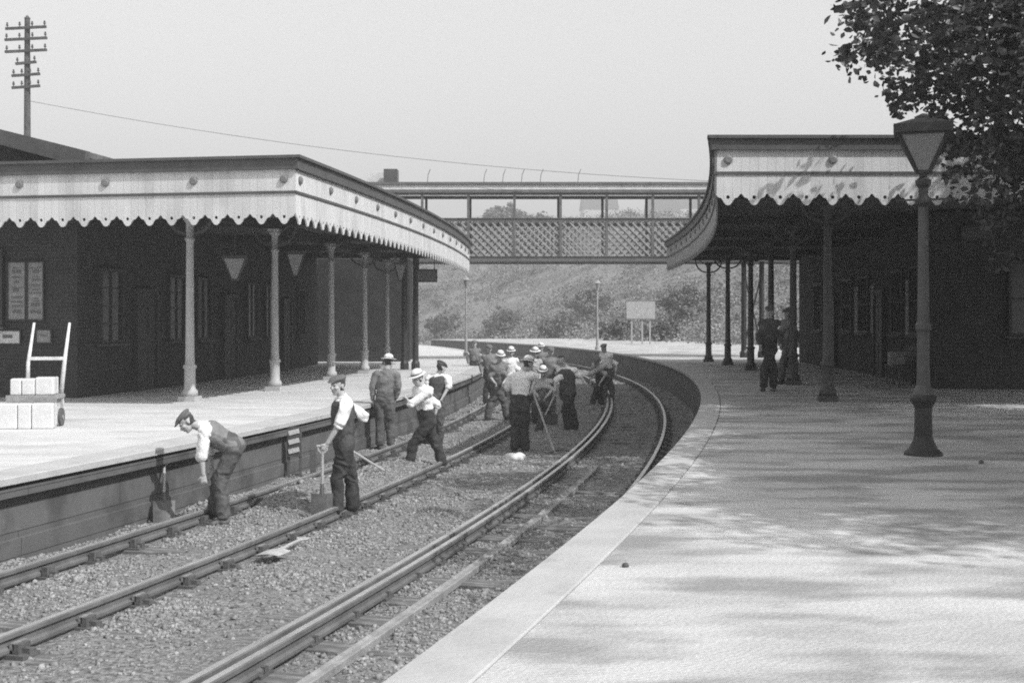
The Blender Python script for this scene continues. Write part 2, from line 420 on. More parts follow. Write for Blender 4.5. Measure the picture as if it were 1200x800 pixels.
tag(o, 'loose pale stone ballast covering the bed between and beside the rails', 'ballast', kind='stuff')

# rails ------------------------------------------------------------------
ZR = -0.795
def rail_prof(rc, top, w=0.07, h=0.145):
    a = w/2; b = 0.010; t = top
    return [(rc-a*0.8, t-h), (rc-a, t-h+0.012), (rc-a, t-h+0.035), (rc-b, t-h+0.05), (rc-b, t-0.055), (rc-a, t-0.038),
            (rc-a, t-0.010), (rc-a*0.75, t), (rc+a*0.75, t), (rc+a, t-0.010), (rc+a, t-0.038), (rc+b, t-0.055), (rc+b, t-h+0.05),
            (rc+a, t-h+0.035), (rc+a, t-h+0.012), (rc+a*0.8, t-h)]
def rail_part(rc, p0, p1, parent, name='rail', top=ZR):
    mb = MB(); pr = rail_prof(rc, top); n = int((p1-p0)*R0/0.7)
    sweep(mb, pr, p0, p1, n)
    o = mb.build(name, [M['rail'], M['rail_top']], parent)
    for f in o.data.polygons:
        if f.normal.z > 0.9 and f.center.z > top-0.005: f.material_index = 1
    return o
def make_track(rails, label, seed, check):
    rd = random.Random(seed)
    t = empty('railway_track', (0, 0, 0), 0, label, 'railway track', 'railway tracks between the platforms')
    for rl in rails: rail_part(rl, -0.36, 0.5, t)
    if check: rail_part(rails[0]+0.118, -0.36, 0.02, t, 'check_rail', ZR-0.006)
    rc = sum(rails)/2
    # prototype sleeper with its two chairs (frame: x = radial, y = along)
    sl = MB().box((0, 0, -0.065), (2.62, 0.25, 0.13)).mesh('sleeper', M['sleeper'], bevel=0.008)
    c = MB()
    c.box((0, 0, 0.016), (0.34, 0.19, 0.032)); 
    c.box((-0.072, 0, 0.07), (0.055, 0.12, 0.10)); c.box((0.085, 0, 0.062), (0.05, 0.13, 0.085))
    c.box((-0.13, 0, 0.05), (0.07, 0.05, 0.05)); c.box((0.135, 0, 0.048), (0.07, 0.05, 0.045))
    for bx in (-0.14, 0.14): c.lathe([(0.02, 0), (0.02, 0.025), (0.008, 0.032)], (bx, 0.06, 0.03), 6)
    c.box((0.052, 0.01, 0.085), (0.035, 0.15, 0.05), mi=1)
    ch = c.mesh('chair', [M['iron'], M['key']])
    ys_ = -41.3
    s = ys_; k = 0
    while k < 76:
        r_j = rd.uniform(-0.03, 0.03)
        phs = s/R0+rd.uniform(-0.0002, 0.0002)
        so = bpy.data.objects.new('sleeper', sl); C.objects.link(so); so.parent = t
        so.location = P(rc+r_j, phs, ZG+0.006+(rd.uniform(-0.022, 0.004) if not check else rd.uniform(-0.016, 0.002)))
        so.rotation_euler = (0, 0, phs+rd.uniform(-0.008, 0.008))
        for q, rl in enumerate(rails):
            co = bpy.data.objects.new('chair', ch); C.objects.link(co); co.parent = so
            co.location = (rl-rc-r_j, rd.uniform(-0.012, 0.012), (ZR-0.145-0.030)-so.location.z)
            co.rotation_euler = (0, 0, 0 if q == 1 else math.pi)
        s += 0.78 if s < 10 else 0.95
        k += 1
    return t
make_track(RAILS_L, 'railway track beside the left platform where the workmen stand', 1, False)
make_track(RAILS_R, 'railway track with check rail curving beside the right platform', 2, True)
# spare rail lying in the four foot of the right track
mb = MB(); sweep(mb, rail_prof(0, 0), phiY(3.5), phiY(16.5), 18)
mb = MB()
p0_, p1_ = phiY(3.0, -1.62), phiY(19.5, -1.62)
sweep(mb, [(r-1.66, z) for r, z in [(-0.05, -0.96), (-0.05, -0.905), (-0.035, -0.898), (-0.015, -0.915), (0.015, -0.915), (0.035, -0.902), (0.05, -0.908), (0.05, -0.96)]], p0_, p1_, 30)
tag(mb.build('loose_rail', [M['rust']]), 'rusty spare rail lying on the sleepers of the right track', 'rail')

# ------------------------------------------------------------------ CANOPIES
UW = 0.408
def unit_outline(z_mid, tip):
    hs = [(0, 0), (.10, .004), (.20, .02), (.32, .06), (.42, .105), (.50, .135), (.60, .148), (.70, .15), (.80, .175), (.90, .212), (1, .232)]
    bot = [(UW/2+t*UW/2, tip+h*0.78) for t, h in hs[::-1]]+[(UW/2-t*UW/2, tip+h*0.78) for t, h in hs[1:]]
    return [(0, z_mid), (UW, z_mid)]+bot
def board(mb, polys, pos, th, mi=0):
    """polys: [(outer, [holes])] in (u,z); pos(u) -> (xy point, outward normal)"""
    for outer, holes in polys:
        loops = [outer]+holes
        flat = [p for l in loops for p in l]
        tr = tessellate_polygon([[Vector((u, z, 0)) for u, z in l] for l in loops])
        fr, bk = [], []
        for u, z in flat:
            p, n = pos(u); fr.append((p.x, p.y, z)); bk.append((p.x-n.x*th, p.y-n.y*th, z))
        N_ = len(flat)
        fs = [tuple(t) for t in tr]+[tuple(N_+i for i in t[::-1]) for t in tr]
        uvs = [[flat[i] for i in t] for t in tr]+[[flat[i] for i in t[::-1]] for t in tr]
        k = 0
        for l in loops:
            m_ = len(l)
            for i in range(m_):
                j = (i+1) % m_; q = (k+i, k+j, N_+k+j, N_+k+i); fs.append(q); uvs.append([flat[x % N_] for x in q])
            k += m_
        mb.add(fr+bk, fs, mi, uvs)

def canopy(label, rE, sign, Yn, Yf, face_pts, tip, zmid, zwh, ztop, zsoff, r_in, phi_in0, cols, col_mat, z_plat, near_cols=()):
    """sign: +1 = the platform side of the roof lies at larger r (right), -1 = smaller r (left)"""
    t = empty('station_canopy', (0, 0, 0), 0, label, 'canopy')
    pn, pf = phiY(Yn, rE), phiY(Yf, rE)
    corner = P(rE, pn)
    A = Vector((face_pts[0], face_pts[1], 0)); dirn = (A-corner); Ln = dirn.length; dirn.normalize()
    nf = Vector((dirn.y, -dirn.x, 0))
    if nf.y > 0: nf = -nf
    nA = int(Ln/UW); Ls = (pf-pn)*(R0+rE); nS = int(Ls/UW)
    def posN(u, off=0.0): return corner+dirn*u+nf*off, nf
    def posS(u, off=0.0):
        phq = pn+u/(R0+rE); n = Vector((math.cos(phq), math.sin(phq), 0))*(-sign)
        return P(rE, phq)+n*off, n
    zs = zwh-0.02
    for pos, cnt, nm in ((posN, nA, 'end'), (posS, nS, 'side')):
        up = MB(); polys = []
        for k in range(cnt):
            polys.append(([(k*UW, zmid+0.02), ((k+1)*UW, zmid+0.02), ((k+1)*UW, zwh+0.03), (k*UW, zwh+0.03)], []))
        board(up, polys, pos, 0.03)
        wm = M['white_shaded'] if (nm == 'side' and sign > 0) else M['white']  # right canopy's track-side face has its shade put into the colour
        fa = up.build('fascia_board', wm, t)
        va = MB(); polys = []; hol = MB()
        for k in range(cnt):
            o_ = [(u+k*UW, z) for u, z in unit_outline(zmid-0.02, tip)]
            cu, cz = k*UW+UW/2, tip+0.125
            hole = [(cu+0.030*math.cos(a), cz+0.030*math.sin(a)) for a in [2*math.pi*i/10 for i in range(10)]]
            polys.append((o_, [hole]))
            
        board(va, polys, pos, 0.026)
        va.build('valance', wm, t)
        # mid moulding, cornice and gutter
        L_ = cnt*UW
        def strip(name, off, th, z0, z1, m_, ext=0.0):
            s_ = MB(); n_ = cnt if pos is posS else 1
            board(s_, [([(k*L_/n_-(ext if k == 0 else 0), z0), ((k+1)*L_/n_, z0), ((k+1)*L_/n_, z1), (k*L_/n_-(ext if k == 0 else 0), z1)], []) for k in range(n_)],
                  lambda u: (pos(u, off)[0], pos(u)[1]), th)
            return s_.build(name, m_, t)
        strip('moulding', 0.022, 0.055, zmid-0.022, zmid+0.022, M['cornice'], 0.02)
        strip('cornice', 0.06, 0.12, zwh+0.005, ztop-0.05, M['cornice'], 0.06)
        strip('gutter', 0.115, 0.16, ztop-0.05, ztop, M['cornice'], 0.115)
        for k in range(0, cnt, 4):
            u = k*UW+UW/2+0.0; p, n = pos(u, 0.0)
            b = MB(); a = Vector((p.x, p.y, (zmid+zwh)/2+0.03))
            b.tube([a-n*0.005, a+n*0.03, a+n*0.045], [0.07, 0.07, 0.045], 12)
            b.build('boss', M['boss'], t)
    # roof slab with boarded soffit
    n = 40; vs = []; fs = []
    for k in range(n+1):
        a = pn+(pf-pn)*k/n; b = phi_in0+(phiY(Yf, r_in)-phi_in0)*k/n
        po = P(rE+sign*0.05, a); pi = P(r_in, b)
        if k == 0: po = corner+Vector((0, 0.05, 0)); 
        vs += [(po.x, po.y, zsoff), (po.x, po.y, ztop-0.10), (pi.x, pi.y, ztop+0.10), (pi.x, pi.y, zsoff)]
    for k in range(n):
        for i in range(4): fs.append((k*4+i, k*4+(i+1) % 4, (k+1)*4+(i+1) % 4, (k+1)*4+i))
    fs += [(0, 1, 2, 3), tuple(n*4+i for i in (3, 2, 1, 0))]
    MB().add(vs, fs).build('roof', [M['roof_lead']], t)
    # columns with girders
    prev = None
    for (cr, cY) in cols:
        phc = phiY(cY, cr); p = P(cr, phc, z_plat)
        H = zsoff-z_plat
        c = MB()
        c.box((0, 0, 0.05), (0.34, 0.34, 0.10)); 
        c.lathe([(0.15, 0.10), (0.15, 0.20), (0.11, 0.24), (0.105, 0.62), (0.13, 0.64), (0.13, 0.68), (0.09, 0.71), (0.085, 1.0),
                 (0.070, H-0.75), (0.095, H-0.73), (0.095, H-0.69), (0.072, H-0.66), (0.075, H-0.40), (0.12, H-0.34), (0.14, H-0.30)], (0, 0, 0), 16)
        co = c.build('column', M[col_mat], t, smooth=False); co.location = p; co.rotation_euler = (0, 0, phc)
        for f in co.data.polygons: f.use_smooth = len(f.vertices) == 4 and f.center.z > 0.11
        # capital and curved brackets
        k_ = MB(); k_.box((0, 0, H-0.27), (0.26, 0.26, 0.06))
        ko = k_.build('capital', M[col_mat], co)
        for sg in (-1, 1):
            b = MB(); pts = [(sg*(0.08+0.40*math.sin(q)), 0, H-0.60+0.48*(1-math.cos(q))) for q in [i*math.pi/2/8 for i in range(9)]]
            for a_, b_ in zip(pts, pts[1:]): b.bar(a_, b_, 0.035, 0.05)
            b.bar((sg*0.10, 0, H-0.08), (sg*0.52, 0, H-0.08), 0.04, 0.06)
            b.bar((sg*0.14, 0, H-0.30), (sg*0.4, 0, H-0.12), 0.03, 0.03)
            b.build('bracket', M['cornice'], co)
        # cross girder from front of roof to the back
        g = MB(); e0 = P(rE+sign*0.12, phc, zsoff-0.09); e1 = P(r_in, phc, zsoff-0.09); g.bar(e0, e1, 0.10, 0.16); g.build('girder', M['soffit'], t)
    g = MB(); r_c = cols[0][0]; sweep(g, [(r_c-0.06, zsoff-0.24), (r_c+0.06, zsoff-0.24), (r_c+0.06, zsoff-0.02), (r_c-0.06, zsoff-0.02)], pn+0.004, pf, 40)
    g.build('long_girder', M['soffit'], t)
    for (x, y) in near_cols:
        c = cp(co, t); c.location = (x, y, z_plat); c.rotation_euler = (0, 0, 0)
    return t

Lc = P(-6.8, phiY(20.5, -6.8))
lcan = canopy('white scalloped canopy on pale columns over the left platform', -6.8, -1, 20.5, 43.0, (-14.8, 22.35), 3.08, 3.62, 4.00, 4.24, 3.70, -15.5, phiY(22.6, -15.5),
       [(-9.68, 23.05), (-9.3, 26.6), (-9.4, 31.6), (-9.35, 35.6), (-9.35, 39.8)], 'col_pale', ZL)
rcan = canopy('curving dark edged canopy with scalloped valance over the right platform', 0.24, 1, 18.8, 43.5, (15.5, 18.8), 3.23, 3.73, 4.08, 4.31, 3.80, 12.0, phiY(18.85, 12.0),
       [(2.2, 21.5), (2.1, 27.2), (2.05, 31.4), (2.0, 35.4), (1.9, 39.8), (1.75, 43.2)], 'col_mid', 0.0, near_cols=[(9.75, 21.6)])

# ------------------------------------------------------------------ STATION BUILDINGS
def wall_thing_piece(parent, name, m, c, d, rz, **k):
    mb = MB(); mb.box((0, 0, 0), d); o = mb.build(name, m, parent, **k); o.location = c; o.rotation_euler = (0, 0, rz); return o
def window(parent, p, rz, w, h, bars=(2, 3), m='station_wood', glass='glass', out=0.05):
    """p = centre on the wall surface; local -y of rz frame looks outward"""
    f = MB(); fw = 0.06
    f.box((0, 0, h/2), (w+fw, 0.09, fw)); f.box((0, 0, -h/2), (w+fw, 0.09, fw))
    f.box((-w/2, 0, 0), (fw, 0.09, h-fw)); f.box((w/2, 0, 0), (fw, 0.09, h-fw))
    for i in range(1, bars[0]): f.box((-w/2+w*i/bars[0], 0.006, 0), (0.03, 0.05, h-fw))
    for j in range(1, bars[1]): f.box((0, 0.012, -h/2+h*j/bars[1]), (w-fw, 0.045, 0.035))
    o = f.build('window', M[m], parent); o.location = p; o.rotation_euler = (0, 0, rz)
    g = MB(); g.box((0, 0.018, 0), (w-fw+0.004, 0.012, h-fw+0.004)); g.build('pane', M[glass], o)
    s = MB(); s.box((0, -0.05, -h/2-0.06), (w+0.2, 0.16, 0.05)); s.build('sill', M['station_grey'], o)
    return o
def door(parent, p, rz, w=0.95, h=2.15):
    f = MB(); f.box((-w/2-0.04, 0, h/2), (0.08, 0.12, h)); f.box((w/2+0.04, 0, h/2), (0.08, 0.12, h)); f.box((0, 0, h+0.04), (w+0.16, 0.12, 0.08))
    f.box((0, 0.02, h/2), (w, 0.05, h))
    for zz in (0.5, 1.5): 
        for xx in (-w/4, w/4): f.box((xx, -0.008, zz), (w/2-0.16, 0.02, 0.72))
    o = f.build('door', M['station_wood'], parent); o.location = p; o.rotation_euler = (0, 0, rz)
    k = MB(); k.ellipsoid((w/2-0.1, -0.05, 1.02), (0.03, 0.03, 0.03)); k.build('handle', M['boss'], o, smooth=True)
    return o

# left building (curved front at r=-12.3, end wall facing the camera)
lb = empty('station_building', (0, 0, 0), 0, 'dark brick station building with shallow gable behind the left canopy', 'building')
RL = -12.3; pe0 = phiY(24.0, RL); pe1 = phiY(43.5, RL)
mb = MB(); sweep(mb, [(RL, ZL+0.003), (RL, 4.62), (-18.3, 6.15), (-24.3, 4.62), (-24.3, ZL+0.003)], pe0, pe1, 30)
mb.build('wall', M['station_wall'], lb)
mb = MB()
sweep(mb, [(RL+0.5, 4.60), (RL+0.5, 4.72), (-18.3, 6.37), (-24.8, 4.72), (-24.8, 4.60), (-18.3, 6.22)], pe0-0.0035, pe1+0.003, 30)
mb.build('roof', M['slate'], lb)
mb = MB(); sweep(mb, [(RL+0.51, 4.40), (RL+0.53, 4.72), (-18.3, 6.39), (-18.3, 6.15)], pe0-0.0050, pe0-0.0036, 1)
mb.build('bargeboard', M['cornice'], lb)
# a pale string course in the gable above the canopy
end_rz = pe0                          # end wall: radial line, outward normal ~ -y
def endp(r, z): q = P(r, pe0, z); n = Vector((math.sin(pe0), -math.cos(pe0), 0)); return q+n*0.0, n
def on_end(r, z, off): q, n = endp(r, z); return q+n*off
window(lb, on_end(-14.35, 2.1, 0.045), end_rz, 0.9, 1.5, (2, 2))
for i, rr_ in enumerate((-11.9,)):
    pass
for Yc, kind in ((25.3, 'w'), (26.9, 'd'), (28.6, 'w'), (30.3, 'w'), (32.2, 'd'), (34.2, 'w'), (36.0, 'w'), (38.0, 'd'), (40.2, 'w')):
    ph_ = phiY(Yc, RL); rz = ph_+math.pi/2
    if kind == 'w': window(lb, P(RL+0.045, ph_, 1.75), rz, 0.95, 1.5, (2, 4))
    else: door(lb, P(RL+0.06, ph_, ZL+0.02), rz)
# posters and notices on the end wall
def poster(p, rz, w, h, m, label, group=None, ink=True, cat='poster', frame=True, seed=0):
    rd = random.Random(seed)
    t = empty(cat.replace(' ', '_'), p, rz, label, cat, group)
    if frame:
        f = MB(); e = 0.03
        f.box((0, 0, h/2), (w+e, 0.035, e)); f.box((0, 0, -h/2), (w+e, 0.035, e)); f.box((-w/2, 0, 0), (e, 0.035, h-e)); f.box((w/2, 0, 0), (e, 0.035, h-e))
        f.build('frame', M['station_wood'], t)
    s = MB(); s.box((0, 0.006, 0), (w-0.028, 0.012, h-0.028)); s.build('sheet', M[m], t)
    if ink:
        k = MB(); y_ = h/2-0.12; 
        while y_ > -h/2+0.1:
            ww = rd.uniform(0.3, 0.75)*w; hh = rd.choice((0.02, 0.035, 0.07)); k.box((rd.uniform(-.05, .05)*w, -0.004, y_), (ww, 0.005, hh)); y_ -= hh+rd.uniform(0.03, 0.08)
        k.build('print', M['ink'], t)
    return t
def px_end(x):                     # r on the end wall seen at photo column x
    lo, hi = -24.0, -12.0
    for _ in range(40):
        m_ = (lo+hi)/2; q = P(m_, pe0)
        if 600+F*q.x/q.y < x: lo = m_
        else: hi = m_
    return (lo+hi)/2
for x0, x1, y0, y1, lab, m_, sd, cat in (
        (10, 31, 307, 375, 'tall grey poster on the end wall, left of a matching one', 'paper', 1, 'poster'),
        (33, 52, 307, 375, 'tall grey poster on the end wall, right of a matching one', 'paper', 2, 'poster'),
        (-3, 25, 387, 403, 'small pale notice low on the end wall behind the barrow', 'paper_pale', 3, 'notice'),
        (43, 61, 386, 402, 'small grey notice low on the wall right of the barrow handles', 'paper', 4, 'notice')):
    ra, rb = px_end(x0), px_end(x1); d_ = P((ra+rb)/2, pe0).y
    z0, z1 = 1.4-(y0-378)*d_/F, 1.4-(y1-378)*d_/F
    poster(on_end((ra+rb)/2, (z0+z1)/2, 0.03), end_rz, abs(rb-ra), z0-z1, m_, lab, ink=True, cat=cat, seed=sd)
# right building
rb_ = empty('station_building', (0, 0, 0), 0, 'very dark brick building under the right canopy behind the tall lamp', 'building')
RB = 4.9; qe0 = phiY(25.5, RB); qe1 = phiY(42.8, RB)
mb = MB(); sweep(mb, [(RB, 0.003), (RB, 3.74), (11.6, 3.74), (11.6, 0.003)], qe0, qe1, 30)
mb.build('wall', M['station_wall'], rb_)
for Yc, kind in ((27.2, 'w'), (29.2, 'w'), (31.3, 'd'), (33.3, 'w'), (35.5, 'w'), (37.6, 'd'), (39.6, 'w')):
    ph_ = phiY(Yc, RB); rz = ph_-math.pi/2
    if kind == 'w': window(rb_, P(RB-0.045, ph_, 1.9), rz, 1.2, 1.5, (5, 2), glass='glass')
    else: door(rb_, P(RB-0.06, ph_, 0.02), rz)
def on_endR(r, z, off): q = P(r, qe0, z); return q+Vector((math.sin(qe0), -math.cos(qe0), 0))*off
window(rb_, on_endR(7.0, 1.9, 0.045), qe0, 1.2, 1.5, (2, 2))
sg = empty('hanging_sign', on_endR(5.75, 3.28, 0.06), qe0, 'small faded rectangular sign high on the dark end wall by the lamp', 'sign')
MB().box((0, 0, 0), (0.66, 0.03, 0.30)).build('board', M['station_grey'], sg)
f = MB(); f.box((0, -0.02, 0.15), (0.70, 0.03, 0.03)); f.box((0, -0.02, -0.15), (0.70, 0.03, 0.03)); f.box((-0.335, -0.02, 0), (0.03, 0.03, 0.27)); f.box((0.335, -0.02, 0), (0.03, 0.03, 0.27))
f.build('frame', M['station_wood'], sg)
for i, Yc in enumerate((28.2, 32.3, 34.4)):
    ph_ = phiY(Yc, RB); poster(P(RB-0.03, ph_, 1.75), ph_-math.pi/2, 0.5, 1.3, 'paper', ('narrow pale poster nearest the camera on the right building front', 'narrow pale poster midway along the right building front', 'narrow pale poster farthest along the right building front')[i], seed=10+i)
# bench with parcels under the right canopy
def bench(loc, rz, label):
    t = empty('platform_bench', loc, rz, label, 'bench')
    s = MB()
    for k in range(4): s.box((0, -0.16+k*0.105, 0.44), (1.8, 0.085, 0.03))
    s.build('seat', M['station_wood'], t)
    b = MB()
    for k in range(3): b.box((0, 0.24+k*0.02, 0.58+k*0.12), (1.8, 0.025, 0.09))
    b.build('backrest', M['station_wood'], t)
    for xx in (-0.75, 0, 0.75):
        l = MB(); l.bar((xx, -0.17, 0), (xx, -0.17, 0.42), 0.05, 0.05); l.bar((xx, 0.2, 0), (xx, 0.29, 0.88), 0.05, 0.05); l.bar((xx, -0.17, 0.39), (xx, 0.2, 0.39), 0.045, 0.05)
        l.build('leg', M['iron'], t)
    return t
ph_ = phiY(26.9, 4.3); bench(P(4.45, ph_, 0), ph_-math.pi/2, 'dark slatted bench against the right building wall')
def parcel(loc, d, rz, label, m='parcel', cat='parcel', group=None):
    t = empty(cat.replace(' ', '_'), loc, rz, label, cat, group)
    MB().box((0, 0, d[2]/2), d).build('wrapping', M[m], t, bevel=0.015)
    s = MB(); s.box((0, 0, d[2]/2), (d[0]+0.008, 0.015, d[2]+0.010))
    s.build('string', M['barrow_grey'], t)
    return t
q = P(4.35, ph_, 0.457); parcel((q.x, q.y, q.z), (0.34, 0.26, 0.30), ph_, 'grey parcel sitting on the bench under the right canopy', m='paper')
# ------------------------------------------------------------------ GAS LAMPS
def lantern(parent, z0, w_bot, w_top, h, paint, glass, roof=True):
    """four-sided inverted pyramid lantern"""
    g = MB(); a, b = w_bot/2, w_top/2
    vs = [(-a, -a, z0), (a, -a, z0), (a, a, z0), (-a, a, z0), (-b, -b, z0+h), (b, -b, z0+h), (b, b, z0+h), (-b, b, z0+h)]
    th = 0.93
    g.add([(x*th, y*th, z) for x, y, z in vs], [(0, 1, 5, 4), (1, 2, 6, 5), (2, 3, 7, 6), (3, 0, 4, 7), (0, 3, 2, 1), (4, 5, 6, 7)])
    go = g.build('glass', M[glass], parent)
    f = MB(); e = 0.028*w_top/0.5
    for i in range(4):
        j = (i+1) % 4
        f.bar(vs[i], vs[4+i], e, e); f.bar(vs[i], vs[j], e, e); f.bar(vs[4+i], vs[4+j], e*1.1, e*1.1)
    f.build('frame', M[paint], parent)
    if roof:
        r = MB(); z1 = z0+h
        r.box((0, 0, z1+0.05), (w_top+0.10, w_top+0.10, 0.09))
        c = w_top/2+0.03; q = w_top*0.22
        r.add([(-c, -c, z1+0.097), (c, -c, z1+0.097), (c, c, z1+0.097), (-c, c, z1+0.097), (-q, -q, z1+0.165), (q, -q, z1+0.165), (q, q, z1+0.165), (-q, q, z1+0.165)],
              [(0, 1, 5, 4), (1, 2, 6, 5), (2, 3, 7, 6), (3, 0, 4, 7), (4, 5, 6, 7), (0, 3, 2, 1)])
        r.lathe([(q*0.8, z1+0.165), (q*0.8, z1+0.20), (0.02, z1+0.23)], n=12)
        r.build('lamp_roof', M[paint], parent)
L0 = px(1082, 533, 0.0)
lp = empty('gas_lamp', L0, -0.33, 'tall fluted gas lamp post with tapered lantern on the right platform', 'lamp')
MB().lathe([(0.20, 0), (0.195, 0.03), (0.15, 0.07), (0.115, 0.14), (0.095, 0.20), (0.09, 0.50), (0.105, 0.53), (0.135, 0.58), (0.14, 0.61), (0.12, 0.64)], n=16).build('pedestal', M['lamp_paint'], lp)
MB().lathe([(0.12, 0.641), (0.10, 0.69), (0.072, 0.74), (0.066, 1.0), (0.066, 1.30), (0.085, 1.33), (0.085, 1.38), (0.063, 1.41), (0.052, 2.62)], n=12).build('shaft', M['lamp_shaft'], lp)
MB().lathe([(0.053, 2.621), (0.09, 2.66), (0.09, 2.70), (0.05, 2.74), (0.05, 2.82), (0.08, 2.86), (0.085, 2.90), (0.04, 2.94), (0.05, 3.0)], n=12).build('neck', M['lamp_paint'], lp)
lantern(lp, 2.99, 0.12, 0.49, 0.39, 'lamp_paint', 'glass_lamp')
MB().bar((-0.28, 0, 2.70), (0.28, 0, 2.70), 0.02).build('ladder_bar', M['lamp_paint'], lp)

def hanging(x, y, d, w, h, label):
    X_ = (x-600)*d/F; zt = 1.4+(378-y)*d/F
    t = empty('hanging_lantern', (X_, d, zt), 0.2, label, 'lamp', 'tapered lanterns hanging under the left canopy')
    lantern(t, -h, w*0.25, w, h, 'cornice', 'glass_pale', roof=False)
    MB().box((0, 0, 0.03), (w+0.04, w+0.04, 0.05)).build('lamp_roof', M['cornice'], t)
    MB().tube([(0, 0, 0.05), (0, 0, 3.70-zt)], 0.014, 6).build('rod', M['cornice'], t)
hanging(275, 303, 26.0, 0.50, 0.46, 'tapered hanging lantern nearest the camera under the left canopy')
hanging(346, 298, 29.5, 0.42, 0.52, 'middle tapered lantern hanging under the left canopy')
hanging(469, 310, 37.0, 0.34, 0.50, 'small farthest lantern hanging near the end of the left canopy')

def slim_lamp(p, H, label, m='post_pale'):
    t = empty('platform_lamp', p, 0.3, label, 'lamp')
    MB().lathe([(0.12, 0), (0.12, 0.15), (0.07, 0.2), (0.06, 0.9), (0.045, 0.95), (0.04, H-0.55)], n=10).build('post', M[m], t)
    b = MB(); b.lathe([(0.05, H-0.55), (0.16, H-0.2), (0.17, H-0.18)], n=6); b.build('lantern', M['glass_pale'], t)
    MB().lathe([(0.2, H-0.178), (0.05, H-0.05), (0.015, H)], n=6).build('lamp_roof', M['post_pale'], t)
slim_lamp(px(700, 410, 0.0), 3.6, 'slim pale lamp post on the far curve of the right platform')
slim_lamp(px(546, 417, ZL), 3.6, 'slim pale lamp post beyond the far end of the left canopy')
# name board far along the right platform
nb = px(751, 403, 0.0)
t = empty('name_board', nb, 0.1, 'blank looking pale board on posts at the back of the far platform', 'sign')
MB().box((0, 0, 2.25), (1.9, 0.05, 1.2)).build('board', M['post_pale'], t)
f = MB(); f.box((0, -0.03, 2.86), (1.98, 0.04, 0.07)); f.box((0, -0.03, 1.64), (1.98, 0.04, 0.07)); f.build('frame', M['boss'], t)
for xx in (-0.6, 0.1, 0.62): MB().box((xx, 0.06, 1.35), (0.1, 0.08, 2.7)).build('post', M['post_pale'], t)

# ------------------------------------------------------------------ FOOTBRIDGE
fb = empty('footbridge', (0, 0, 0), 0, 'lattice sided iron footbridge spanning both tracks behind the canopies', 'footbridge')
BY = 48.0; k_ = BY/F
def bx_(x): return (x-600)*k_
def bz_(y): return 1.4+(378-y)*k_
X0, X1 = -10.0, 13.0
zS, zB, zT, zU, zR = 3.86, 4.05, bz_(258), bz_(226), bz_(214)
m_ = MB(); m_.box(((X0+X1)/2, BY+1.15, 3.93), (X1-X0, 2.2, 0.10)); m_.build('deck', M['sleeper'], fb)
for side, yy in (('n', BY), ('f', BY+2.3)):
    g = MB(); g.box(((X0+X1)/2, yy, 3.94), (X1-X0, 0.12, 0.16)); g.box(((X0+X1)/2, yy, 4.03), (X1-X0, 0.20, 0.02)); g.box(((X0+X1)/2, yy, 3.85), (X1-X0, 0.22, 0.02)); g.build('bottom_chord', M['bridge'], fb)
    g = MB(); g.box(((X0+X1)/2, yy, zT), (X1-X0, 0.11, 0.12)); g.box(((X0+X1)/2, yy, zT+0.07), (X1-X0, 0.2, 0.02)); g.build('top_chord', M['bridge'], fb)
    lt = MB(); hL = zT-0.06-zB; st = 0.31; x = X0
    while x < X1:
        for dx in (hL, -hL):
            a = (x if dx > 0 else x, yy+(0.02 if dx > 0 else -0.02), zB); b = (x+dx, yy+(0.02 if dx > 0 else -0.02), zB+hL)
            if X0 <= b[0] <= X1: lt.bar(a, b, 0.062, 0.014, up=(0, 1, 0))
        x += st
    # bars lie flat in the side plane
    lt.build('lattice', M['bridge_pale'], fb)
    x = bx_(496)-1.85*3
    while x < X1:
        p = MB(); p.box((x, yy, (zB+zU)/2-0.0), (0.10, 0.12, zU-zB-0.01)); p.build('post', M['bridge'], fb); x += 1.836
# shallow roof: two dark edge beams with a pale strip between
for yy in (BY-0.12, BY+2.42):
    e = MB(); e.box(((X0+X1)/2, yy, zU+0.055), (X1-X0, 0.10, 0.12)); e.box(((X0+X1)/2, yy-0.02, zR-0.05), (X1-X0, 0.14, 0.10)); e.build('eaves_beam', M['bridge'], fb)
    e = MB(); e.box(((X0+X1)/2, yy, (zU+zR)/2+0.01), (X1-X0, 0.05, zR-zU-0.16)); e.build('fascia', M['bridge_roof'], fb)
e = MB(); e.box(((X0+X1)/2, BY+1.15, zU+0.20), (X1-X0, 2.36, 0.08)); e.build('roof', M['roof_lead'], fb)
for i, xp in enumerate((501, 567, 589, 611, 633, 677)):
    s = MB(); b = bx_(xp); s.bar((b, BY-0.1, zR-0.003), (b+0.03, BY-0.1, zR+0.30), 0.025); s.bar((b+0.03, BY-0.1, zR+0.30), (b+0.12, BY-0.1, zR+0.52), 0.025); s.build('bracket', M['bridge'], fb)
# stair housing at the left end, with roof end sticking up behind the canopy
h = MB(); h.box((-7.1, 47.2, 1.9), (6.3, 1.4, 3.9)); h.build('stair_enclosure', M['tarred'], fb)
h = MB(); h.box((bx_(440), 50.5, 7.05), (1.15, 1.6, 1.05)); h.build('stair_head', M['bridge_roof'], fb)
h = MB(); h.box((bx_(452)+0.1, 49.2, 7.25), (0.55, 0.7, 0.75)); h.build('chimney', M['cornice'], fb)
for xp in (474, 487):
    d_ = 38.5; s = MB(); X_ = (xp-600)*d_/F
    s.lathe([(0.14, 0), (0.14, 0.2), (0.10, 0.3), (0.09, 3.8)], (X_, d_, ZL), 10); s.build('support_column', M['lamp_paint'], fb)
for xp in (868, 889):
    X_ = bx_(xp)+0.2; s = MB(); s.lathe([(0.16, 0), (0.16, 0.2), (0.11, 0.3), (0.10, 3.85)], (X_, 48.4, 0), 10); s.build('support_column', M['lamp_paint'], fb)
